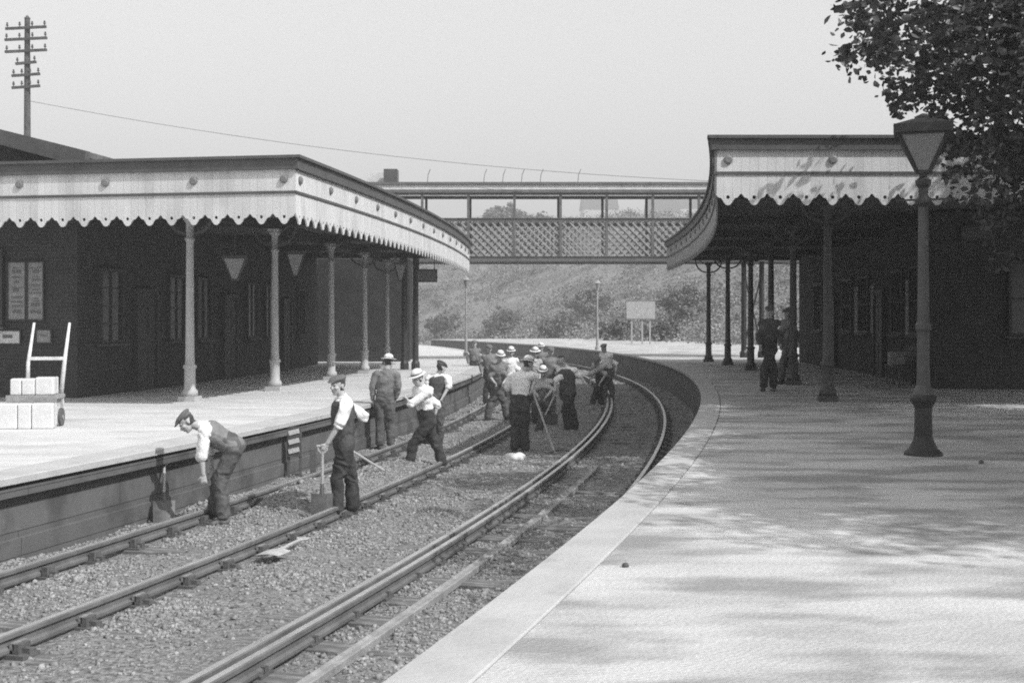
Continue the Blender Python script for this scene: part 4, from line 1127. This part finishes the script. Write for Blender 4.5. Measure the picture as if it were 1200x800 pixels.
def person(label, base, J, f, face, outfit, vox=0.011, group='railway workmen on the tracks', hat='cap', s=1.0, faceup=(0, 0, 1), grip=0.9, fbody=None):
    """J in metres relative to base (x right, y away, z up): P pelvis, N neck base, H head centre, EL WL ER WR KL AL KR AR (L/R = the person's own)"""
    t = empty('person', base, 0, label, 'person', group)
    f = Vector(f).normalized(); Pv = Vector(J['P']); Nk = Vector(J['N']); H = Vector(J['H']); sp = (Nk-Pv).normalized()
    rt = f.cross(Vector((0, 0, 1))).normalized()            # the person's right
    fr = rt.cross(sp).normalized()*-1
    if fr.dot(f) < 0 and abs(fr.dot(f)) > 0.05: fr = -fr
    if abs(sp.z) < 0.5: fr = (Vector((0, 0, -1))-sp*(-sp.z)).normalized()
    rt2 = rt
    sw = 0.185*s; hw = 0.092*s
    SR, SL = Nk-sp*0.05*s+rt2*sw, Nk-sp*0.05*s-rt2*sw
    HR, HL = Pv-sp*0.03*s+rt*hw, Pv-sp*0.03*s-rt*hw
    J = {k: Vector(v) for k, v in J.items()}
    # ---- body: one continuous skin
    b = MB()
    def torso(mb, k=1.0, lo=0.0, hi=1.0, grow=0.0):
        L = (Nk-Pv)
        spec = [(-0.12, .150, .105), (0.0, .155, .110), (0.22, .142, .098), (0.45, .150, .108), (0.68, .170, .118), (0.85, .180, .108), (0.95, .150, .085)]
        secs = [(Pv+L*t_+fr*(0.012*math.sin(max(t_, 0)*3.1)), rt2*(a*s*k+grow), fr*(q*s*k+grow)) for t_, a, q in spec if lo-0.13 <= t_ <= hi]
        loft(mb, secs, 18)
    torso(b, 0.92); limb(b, [Nk-sp*0.04, Nk+(H-Nk)*0.65], [0.062*s, 0.054*s]); m_ = head(b, H, face, faceup, s)
    limb(b, [SR, J['ER'], J['WR']], [0.050*s, 0.038*s, 0.028*s]); limb(b, [SL, J['EL'], J['WL']], [0.050*s, 0.038*s, 0.028*s])
    limb(b, [HR, J['KR'], J['AR']], [0.078*s, 0.052*s, 0.038*s]); limb(b, [HL, J['KL'], J['AL']], [0.078*s, 0.052*s, 0.038*s])
    for q, th in (('R', 1), ('L', -1)):
        W_, E_ = J['W'+q], J['E'+q]; d = (W_-E_).normalized()
        inward = -rt*th
        hand(b, W_, d+Vector((0, 0, -0.15)), inward+f*0.2, f, grip, s)
    bo = remesh(b, 'body', [M['skin'], M['skin_dark'], M['hair']], vox*0.8, 3, t)
    paint_face(bo, H, m_, s)
    # ---- clothes
    sh = MB(); torso(sh, 1.0, 0.14, 0.95, 0.012)
    limb(sh, [Nk-sp*0.06*s, Nk+(H-Nk)*0.22], [0.085*s, 0.064*s])
    full = outfit.get('sleeve', 'roll')
    for S_, q, th in ((SR, 'R', 1), (SL, 'L', -1)):
        E_, W_ = J['E'+q], J['W'+q]
        limb(sh, [Nk-sp*0.07*s+rt2*th*0.07*s, S_], [0.085*s, 0.078*s])
        if full == 'roll': limb(sh, [S_, S_.lerp(E_, 0.5), E_, E_.lerp(W_, 0.16)], [0.076*s, 0.072*s, 0.066*s, 0.060*s])
        else: limb(sh, [S_, S_.lerp(E_, 0.5), E_, E_.lerp(W_, 0.85)], [0.076*s, 0.070*s, 0.060*s, 0.046*s])
    remesh(sh, 'shirt' if outfit['top'].startswith('shirt') else 'jacket', M[outfit['top']], vox, 3, t, fold=0.020*s)
    if outfit.get('vest'):
        v = MB(); torso(v, 1.0, -0.02, 0.86, 0.026)
        for th in (-1, 1): limb(v, [Nk-sp*0.16*s+rt2*th*0.075*s+fr*0.03, Nk-sp*0.045*s+rt2*th*0.092*s, Nk-sp*0.17*s+rt2*th*0.08*s-fr*0.05], [0.062*s, 0.052*s, 0.062*s])
        remesh(v, 'waistcoat', M[outfit['vest']], vox, 3, t, fold=0.010*s)
    tr_ = MB()
    loft(tr_, [(Pv+sp*0.13*s, rt*0.166*s, fr*0.124*s), (Pv+sp*0.03*s, rt*0.174*s, fr*0.134*s), (Pv-sp*0.07*s, rt*0.170*s, fr*0.125*s)], 18)
    for Hp, K, A in ((HR, J['KR'], J['AR']), (HL, J['KL'], J['AL'])):
        limb(tr_, [Hp, Hp.lerp(K, 0.5), K, K.lerp(A, 0.5), K.lerp(A, 0.93)], [0.104*s, 0.100*s, 0.086*s, 0.082*s, 0.084*s], 14)
    remesh(tr_, 'trousers', M[outfit['legs']], vox, 3, t, fold=0.026*s)
    for K, A, tk in ((J['KR'], J['AR'], 'TR'), (J['KL'], J['AL'], 'TL')):
        q = MB(); boots(q, A, K, J.get(tk, f), s); remesh(q, 'boot', M['boot'], vox, 2, t)
    # ---- hat
    up = m_ @ Vector((0, 0, 1)); ff = m_ @ Vector((0, 1, 0)); xx = m_ @ Vector((1, 0, 0)); R3 = m_
    if hat == 'cap':
        h = MB(); tilt = R3 @ Matrix.Rotation(-0.22, 3, 'X')
        h.ellipsoid(H+R3 @ Vector((0, 0.000, 0.092))*s, (0.098*s, 0.122*s, 0.036*s), tilt, 24, 10)
        h.ellipsoid(H+R3 @ Vector((0, -0.008, 0.068))*s, (0.082*s, 0.104*s, 0.034*s), R3, 20, 10)
        h.ellipsoid(H+R3 @ Vector((0, 0.098, 0.060))*s, (0.062*s, 0.052*s, 0.010*s), tilt, 20, 8)
        remesh(h, 'cap', M['cap'], 0.007, 2, t)
    elif hat:
        h = MB()
        R_ = R3 @ Matrix.Rotation(-0.05, 3, 'X')
        h.ellipsoid(H+R3 @ Vector((0, -0.008, 0.100))*s, (0.084*s, 0.100*s, 0.066*s), R3, 22, 12)
        br_ = (0.150, 0.165) if hat == 'brim' else (0.125, 0.14)
        h.ellipsoid(H+R3 @ Vector((0, 0.0, 0.062))*s, (br_[0]*s, br_[1]*s, 0.012*s), R_, 26, 8)
        remesh(h, 'hat', M[outfit.get('hat', 'hat')], 0.008, 2, t)
        bd = MB(); n_ = 24
        vs = []
        for zz in (0.068, 0.092):
            for i in range(n_):
                a = 2*math.pi*i/n_; vs.append(H+R3 @ (Vector((0.0865*math.cos(a), -0.008+0.1025*math.sin(a), zz))*s))
        bd.add(vs, [(i, (i+1) % n_, n_+(i+1) % n_, n_+i) for i in range(n_)]); bd.build('hat_band', M['cornice'], t)
    return t

def stand(x=0, y=0, lean=(0, 0), **k):
    pass
G = ZG-0.005
def at(xp, d): return ((xp-600)*d/F, d, G)
# 1 bent man at the left rail
person('workman in flat cap and white sleeves bending low over the left rail', at(253, 14.2),
       dict(P=(.20, 0, .92), N=(-.15, .02, 1.14), H=(-.34, .0, 1.19), ER=(-.13, .22, .84), WR=(-.10, .20, .62), EL=(-.12, -.20, .82), WL=(-.10, -.19, .60),
            KL=(.07, -.10, .50), AL=(.12, -.12, .09), KR=(.00, .11, .49), AR=(-.06, .14, .09), TL=(-.8, -.5, 0), TR=(-1, -.15, 0)),
       (-1, -.12, 0), (-.72, -.35, -.62), dict(top='shirt', vest='jacket', legs='trousers_grey'), vox=0.009, faceup=(-.7, 0, .75), grip=0.8)
# 2 standing man with the shovel
p2 = at(400, 14.6)
person('workman in cap and dark waistcoat standing with a shovel, looking back', p2,
       dict(P=(.03, 0, .92), N=(.02, .02, 1.45), H=(-.04, -.01, 1.60), EL=(.02, -.24, 1.17), WL=(-.13, -.26, .93), ER=(.27, .12, 1.22), WR=(.10, .26, 1.03),
            KL=(-.03, -.09, .49), AL=(-.03, -.12, .09), KR=(.10, .09, .49), AR=(.13, .11, .09), TL=(-.9, -.5, 0), TR=(-.6, -.8, 0)),
       (-.92, -.35, 0), (-.62, -.78, -.05), dict(top='shirt', vest='vest', legs='trousers'), vox=0.009, grip=1.15)
bl = Vector(p2)
shovel('shovel', bl+Vector((-.19, -.30, 0.03)), bl+Vector((-.185, -.27, .90)), 'tool_steel', 'dark shovel held upright beside the leg of the standing man', 0.15)
# 3 man seen from behind
person('workman in mid-grey jacket and pale hat seen from behind by the platform edge', at(452, 22.4),
       dict(P=(-.02, 0, .92), N=(.01, .03, 1.46), H=(.05, .04, 1.63), EL=(-.25, .02, 1.16), WL=(-.24, .08, .90), ER=(.24, .0, 1.17), WR=(.17, .08, .93),
            KL=(-.10, .02, .49), AL=(-.12, .0, .09), KR=(.08, .02, .49), AR=(.10, .0, .09), TL=(-.4, .9, 0), TR=(.3, .9, 0)),
       (0.1, 1, 0), (.45, .9, -.1), dict(top='jacket', sleeve='full', legs='trousers_grey'), hat='brim', vox=0.013)
# 4 man in white hat striding
person('workman in white hat and white shirt striding with legs wide apart', at(497, 19.1),
       dict(P=(.05, 0, .86), N=(-.03, .0, 1.34), H=(-.10, -.03, 1.48), EL=(-.20, -.20, 1.08), WL=(-.24, -.12, 1.14), ER=(.20, .16, 1.05), WR=(.12, .10, .80),
            KL=(-.16, -.06, .46), AL=(-.24, -.05, .09), KR=(.18, .08, .46), AR=(.30, .06, .10), TL=(-1, -.4, 0), TR=(-.3, -1, 0)),
       (-.75, -.65, 0), (-.75, -.65, -.35), dict(top='shirt', legs='trousers'), hat='brim', vox=0.011)
a_ = px(418, 531, -0.42); b2 = px(461, 558, ZG+0.04)
pick(b2, (b2.x-0.62, b2.y-0.2, b2.z+0.42), 'pickaxe with its head on the ballast between the standing and striding men', 1.3)
# 5 man stooping behind him
person('workman in dark waistcoat stooping behind the striding man', at(510, 23.4),
       dict(P=(.0, 0, .86), N=(.06, .06, 1.34), H=(.11, .02, 1.49), EL=(-.16, .02, 1.08), WL=(-.1, -.1, .86), ER=(.27, -.08, 1.14), WR=(.16, -.18, .94),
            KL=(-.12, -.04, .46), AL=(-.13, .05, .09), KR=(.09, -.02, .46), AR=(.09, .1, .09)),
       (.1, 1, 0), (.6, .6, -.3), dict(top='shirt', vest='vest', legs='trousers_grey'), hat='cap', vox=0.013)
# 6 white shirt, back to us
p6 = at(609, 21.6)
person('workman in white shirt and wide pale hat with his back turned, foremost of the gang', p6,
       dict(P=(.0, 0, .92), N=(.03, .02, 1.46), H=(.16, .04, 1.62), EL=(-.22, .10, 1.2), WL=(-.18, .28, 1.0), ER=(.30, .02, 1.42), WR=(.22, -.06, 1.18),
            KL=(-.08, .02, .49), AL=(-.09, .0, .09), KR=(.08, .02, .49), AR=(.10, .0, .09), TL=(-.2, 1, 0), TR=(.3, 1, 0)),
       (.25, 1, 0), (.9, .5, -.15), dict(top='shirt', legs='trousers'), hat='brim', vox=0.012)
# 7 far left of the gang, legs apart
person('workman in white hat leaning forward with legs astride, left in the gang', at(583, 28.6),
       dict(P=(.03, 0, .90), N=(.03, -.10, 1.38), H=(.07, -.15, 1.56), EL=(-.18, -.15, 1.1), WL=(-.06, -.3, .95), ER=(.26, -.12, 1.1), WR=(.14, -.3, .95),
            KL=(-.16, .0, .49), AL=(-.24, .0, .09), KR=(.16, .0, .48), AR=(.22, .0, .09)),
       (.2, -1, 0), (.3, -1, -.3), dict(top='jacket', legs='trousers_grey'), hat='round', vox=0.015)
# 8
person('workman in pale shirt and round hat half hidden behind the foremost man', at(598, 31.0),
       dict(P=(.0, 0, .92), N=(.0, -.05, 1.44), H=(.02, -.08, 1.6), EL=(-.24, -.05, 1.15), WL=(-.2, -.2, .95), ER=(.24, -.05, 1.15), WR=(.2, -.2, .95),
            KL=(-.1, .0, .49), AL=(-.1, .0, .09), KR=(.1, .0, .48), AR=(.1, .0, .09)),
       (0, -1, 0), (0, -1, -.2), dict(top='shirt', legs='trousers_grey'), hat='round', vox=0.016)
# 9
p9 = at(663, 25.8)
person('bareheaded looking workman in dark clothes with one pale sleeve, right of the gang', p9,
       dict(P=(.04, 0, .90), N=(.02, .0, 1.40), H=(-.10, -.03, 1.56), EL=(-.22, -.08, 1.15), WL=(-.24, -.2, .92), ER=(.30, -.04, 1.24), WR=(.42, -.16, 1.06),
            KL=(-.02, -.02, .48), AL=(.05, .0, .09), KR=(.14, .0, .48), AR=(.22, .05, .09)),
       (-.2, -1, 0), (-.3, -1, -.25), dict(top='shirt', vest='vest', legs='trousers'), hat=None, vox=0.014)
# 10
person('workman in pale shirt bending forward on the inner rail, rightmost of the gang', at(700, 33.6),
       dict(P=(.12, 0, .88), N=(.02, -.22, 1.20), H=(-.06, -.34, 1.30), EL=(-.22, -.28, .95), WL=(-.2, -.34, .72), ER=(.22, -.30, .95), WR=(.06, -.38, .72),
            KL=(-.04, .0, .46), AL=(-.14, .0, .09), KR=(.08, .02, .46), AR=(.10, .05, .09)),
       (-.5, -1, 0), (-.5, -1, -.6), dict(top='shirt_grey', vest='vest', legs='trousers'), hat='cap', vox=0.016, faceup=(0, -.5, .8))
# 11
person('dark clothed man standing alone farthest up the left track', at(556, 42.0),
       dict(P=(.0, 0, .92), N=(.0, .0, 1.46), H=(.0, -.02, 1.62), EL=(-.24, .0, 1.16), WL=(-.2, -.1, .92), ER=(.24, .0, 1.16), WR=(.2, -.1, .92),
            KL=(-.1, .0, .49), AL=(-.1, .0, .09), KR=(.1, .0, .48), AR=(.1, .0, .09)),
       (.1, -1, 0), (.1, -1, 0), dict(top='jacket', sleeve='full', legs='trousers'), hat='cap', vox=0.018)
# 12
person('workman in pale shirt crouching beside the dark box', at(634, 27.6),
       dict(P=(.0, .1, .62), N=(.05, -.10, 1.06), H=(.04, -.18, 1.24), EL=(-.2, -.22, .85), WL=(-.08, -.38, .70), ER=(.26, -.22, .85), WR=(.1, -.4, .68),
            KL=(-.14, -.26, .55), AL=(-.13, .02, .09), KR=(.14, -.26, .52), AR=(.12, .05, .09)),
       (0, -1, 0), (0, -1, -.3), dict(top='shirt_grey', legs='trousers_grey'), hat='round', vox=0.015)
# 13
person('workman in cap and jacket standing at the back of the gang', at(643, 31.0),
       dict(P=(.0, 0, .92), N=(.02, -.03, 1.46), H=(.05, -.06, 1.62), EL=(-.24, -.05, 1.15), WL=(-.2, -.2, .95), ER=(.24, -.05, 1.15), WR=(.2, -.2, .95),
            KL=(-.1, .0, .49), AL=(-.1, .0, .09), KR=(.1, .0, .48), AR=(.1, .0, .09)),
       (0.3, -1, 0), (.3, -1, -.2), dict(top='jacket', sleeve='full', legs='trousers_grey'), hat='cap', vox=0.016)
def standing(xp, d, label, top, legs, hat, z=None, f=(0, -1, 0), dx=0.0, vox=0.016, sleeve='full', group='railway workmen on the tracks'):
    b_ = ((xp-600)*d/F, d, G if z is None else z)
    return person(label, b_, dict(P=(.0, 0, .92), N=(dx, -.04, 1.45), H=(dx*1.8, -.08, 1.61), EL=(-.24, -.04, 1.15), WL=(-.2, -.16, .93), ER=(.24, -.05, 1.15), WR=(.2, -.18, .94),
            KL=(-.09, .0, .49), AL=(-.11, .0, .09), KR=(.09, .0, .48), AR=(.11, .03, .09)), f, (f[0], f[1], -.15), dict(top=top, sleeve=sleeve, legs=legs), hat=hat, vox=vox, group=group)
standing(573, 34.5, 'workman in dark jacket behind the man astride, far left of the gang', 'jacket', 'trousers', 'cap', f=(.4, -1, 0))
standing(622, 30.0, 'workman in pale shirt just right of the wide hatted foremost man', 'shirt_grey', 'trousers', 'brim', dx=.06, sleeve='roll')
standing(713, 35.5, 'workman in pale shirt and cap standing right behind the rightmost bending man', 'shirt', 'trousers_grey', 'cap', f=(-.6, -1, 0), dx=-.08, sleeve='roll')
standing(634, 36.5, 'workman in round pale hat farthest back in the middle of the gang', 'jacket', 'trousers', 'round')
standing(901, 24.6, 'dark clothed person standing in the shade nearest under the right canopy', 'vest', 'trousers', 'cap', z=0.0, f=(-.5, -1, 0), group='people waiting in the shade of the right canopy')
standing(922, 27.5, 'grey clothed person standing in the shade behind the darker one', 'jacket', 'trousers_grey', 'cap', z=0.0, f=(-1, -.5, 0), group='people waiting in the shade of the right canopy')
b6 = Vector(p6)
pick(b6+Vector((.62, -.25, .06)), b6+Vector((.24, -.02, 1.12)), 'pickaxe held by the foremost man of the gang', 0.3)
b9 = Vector(p9)
shovel('shovel', b9+Vector((-.62, -.55, .05)), b9+Vector((-.22, -.28, .90)), 'tool_steel', 'shovel dug into the ballast by the man right of the gang', 0.8)

# ------------------------------------------------------------------ CAMERA, LIGHT, SKY
cam = bpy.data.cameras.new('camera'); co = bpy.data.objects.new('camera', cam); C.objects.link(co); sc.camera = co
cam.sensor_width = 36; cam.lens = 36*F/1200; cam.shift_y = -22/1200; cam.clip_end = 6000; cam.clip_start = 0.1
co.location = (0, 0, 1.4); co.rotation_euler = (math.pi/2, 0, 0)
EL = R(45); AZ = math.atan2(0.84, -0.55)
sd = Vector((math.cos(EL)*math.sin(AZ), math.cos(EL)*math.cos(AZ), math.sin(EL)))
sun = bpy.data.lights.new('sun', 'SUN'); sun.energy = 3.4; sun.angle = R(0.55); sun.color = (1, 1, 1)
so = bpy.data.objects.new('sun', sun); C.objects.link(so); so.rotation_euler = sd.to_track_quat('Z', 'Y').to_euler()
w = bpy.data.worlds.new('World'); sc.world = w; w.use_nodes = True
nt = w.node_tree; bg = nt.nodes['Background']
sk = nt.nodes.new('ShaderNodeTexSky'); sk.sky_type = 'NISHITA'; sk.sun_disc = False; sk.sun_elevation = EL; sk.sun_rotation = AZ; sk.air_density = 1.0; sk.dust_density = 2.5; sk.ozone_density = 1.0
sp_ = nt.nodes.new('ShaderNodeSeparateColor'); nt.links.new(sk.outputs[0], sp_.inputs[0])
cb_ = nt.nodes.new('ShaderNodeCombineColor')            # blue-sensitive monochrome plate: the blue record serves all three channels
for i in range(3): nt.links.new(sp_.outputs[2], cb_.inputs[i])
nt.links.new(cb_.outputs[0], bg.inputs[0]); bg.inputs[1].default_value = 0.145
vs_ = sc.view_settings; vs_.view_transform = 'Standard'; vs_.look = 'None'; vs_.exposure = 0.78; vs_.gamma = 1.0
hz = MB(); hz.box((20, 90, 62), (3300, 3900, 150)); ho = hz.build('haze', None); ho.data.materials.clear()
hm = bpy.data.materials.new('haze_air'); hm.use_nodes = True; hn = hm.node_tree; 
for n in list(hn.nodes):
    if n.type != 'OUTPUT_MATERIAL': hn.nodes.remove(n)
pv = hn.nodes.new('ShaderNodeVolumePrincipled'); pv.inputs['Color'].default_value = (0.92, 0.92, 0.92, 1); pv.inputs['Density'].default_value = 0.0022
hn.links.new(pv.outputs[0], hn.nodes['Material Output'].inputs['Volume']); ho.data.materials.append(hm)
ho['kind'] = 'stuff'; ho['label'] = 'pale summer haze lying over the railway cutting and hill'
sc.cycles.filter_width = 1.9
sc.cycles.use_denoising = False
sc.cycles.max_bounces = 6; sc.cycles.diffuse_bounces = 3
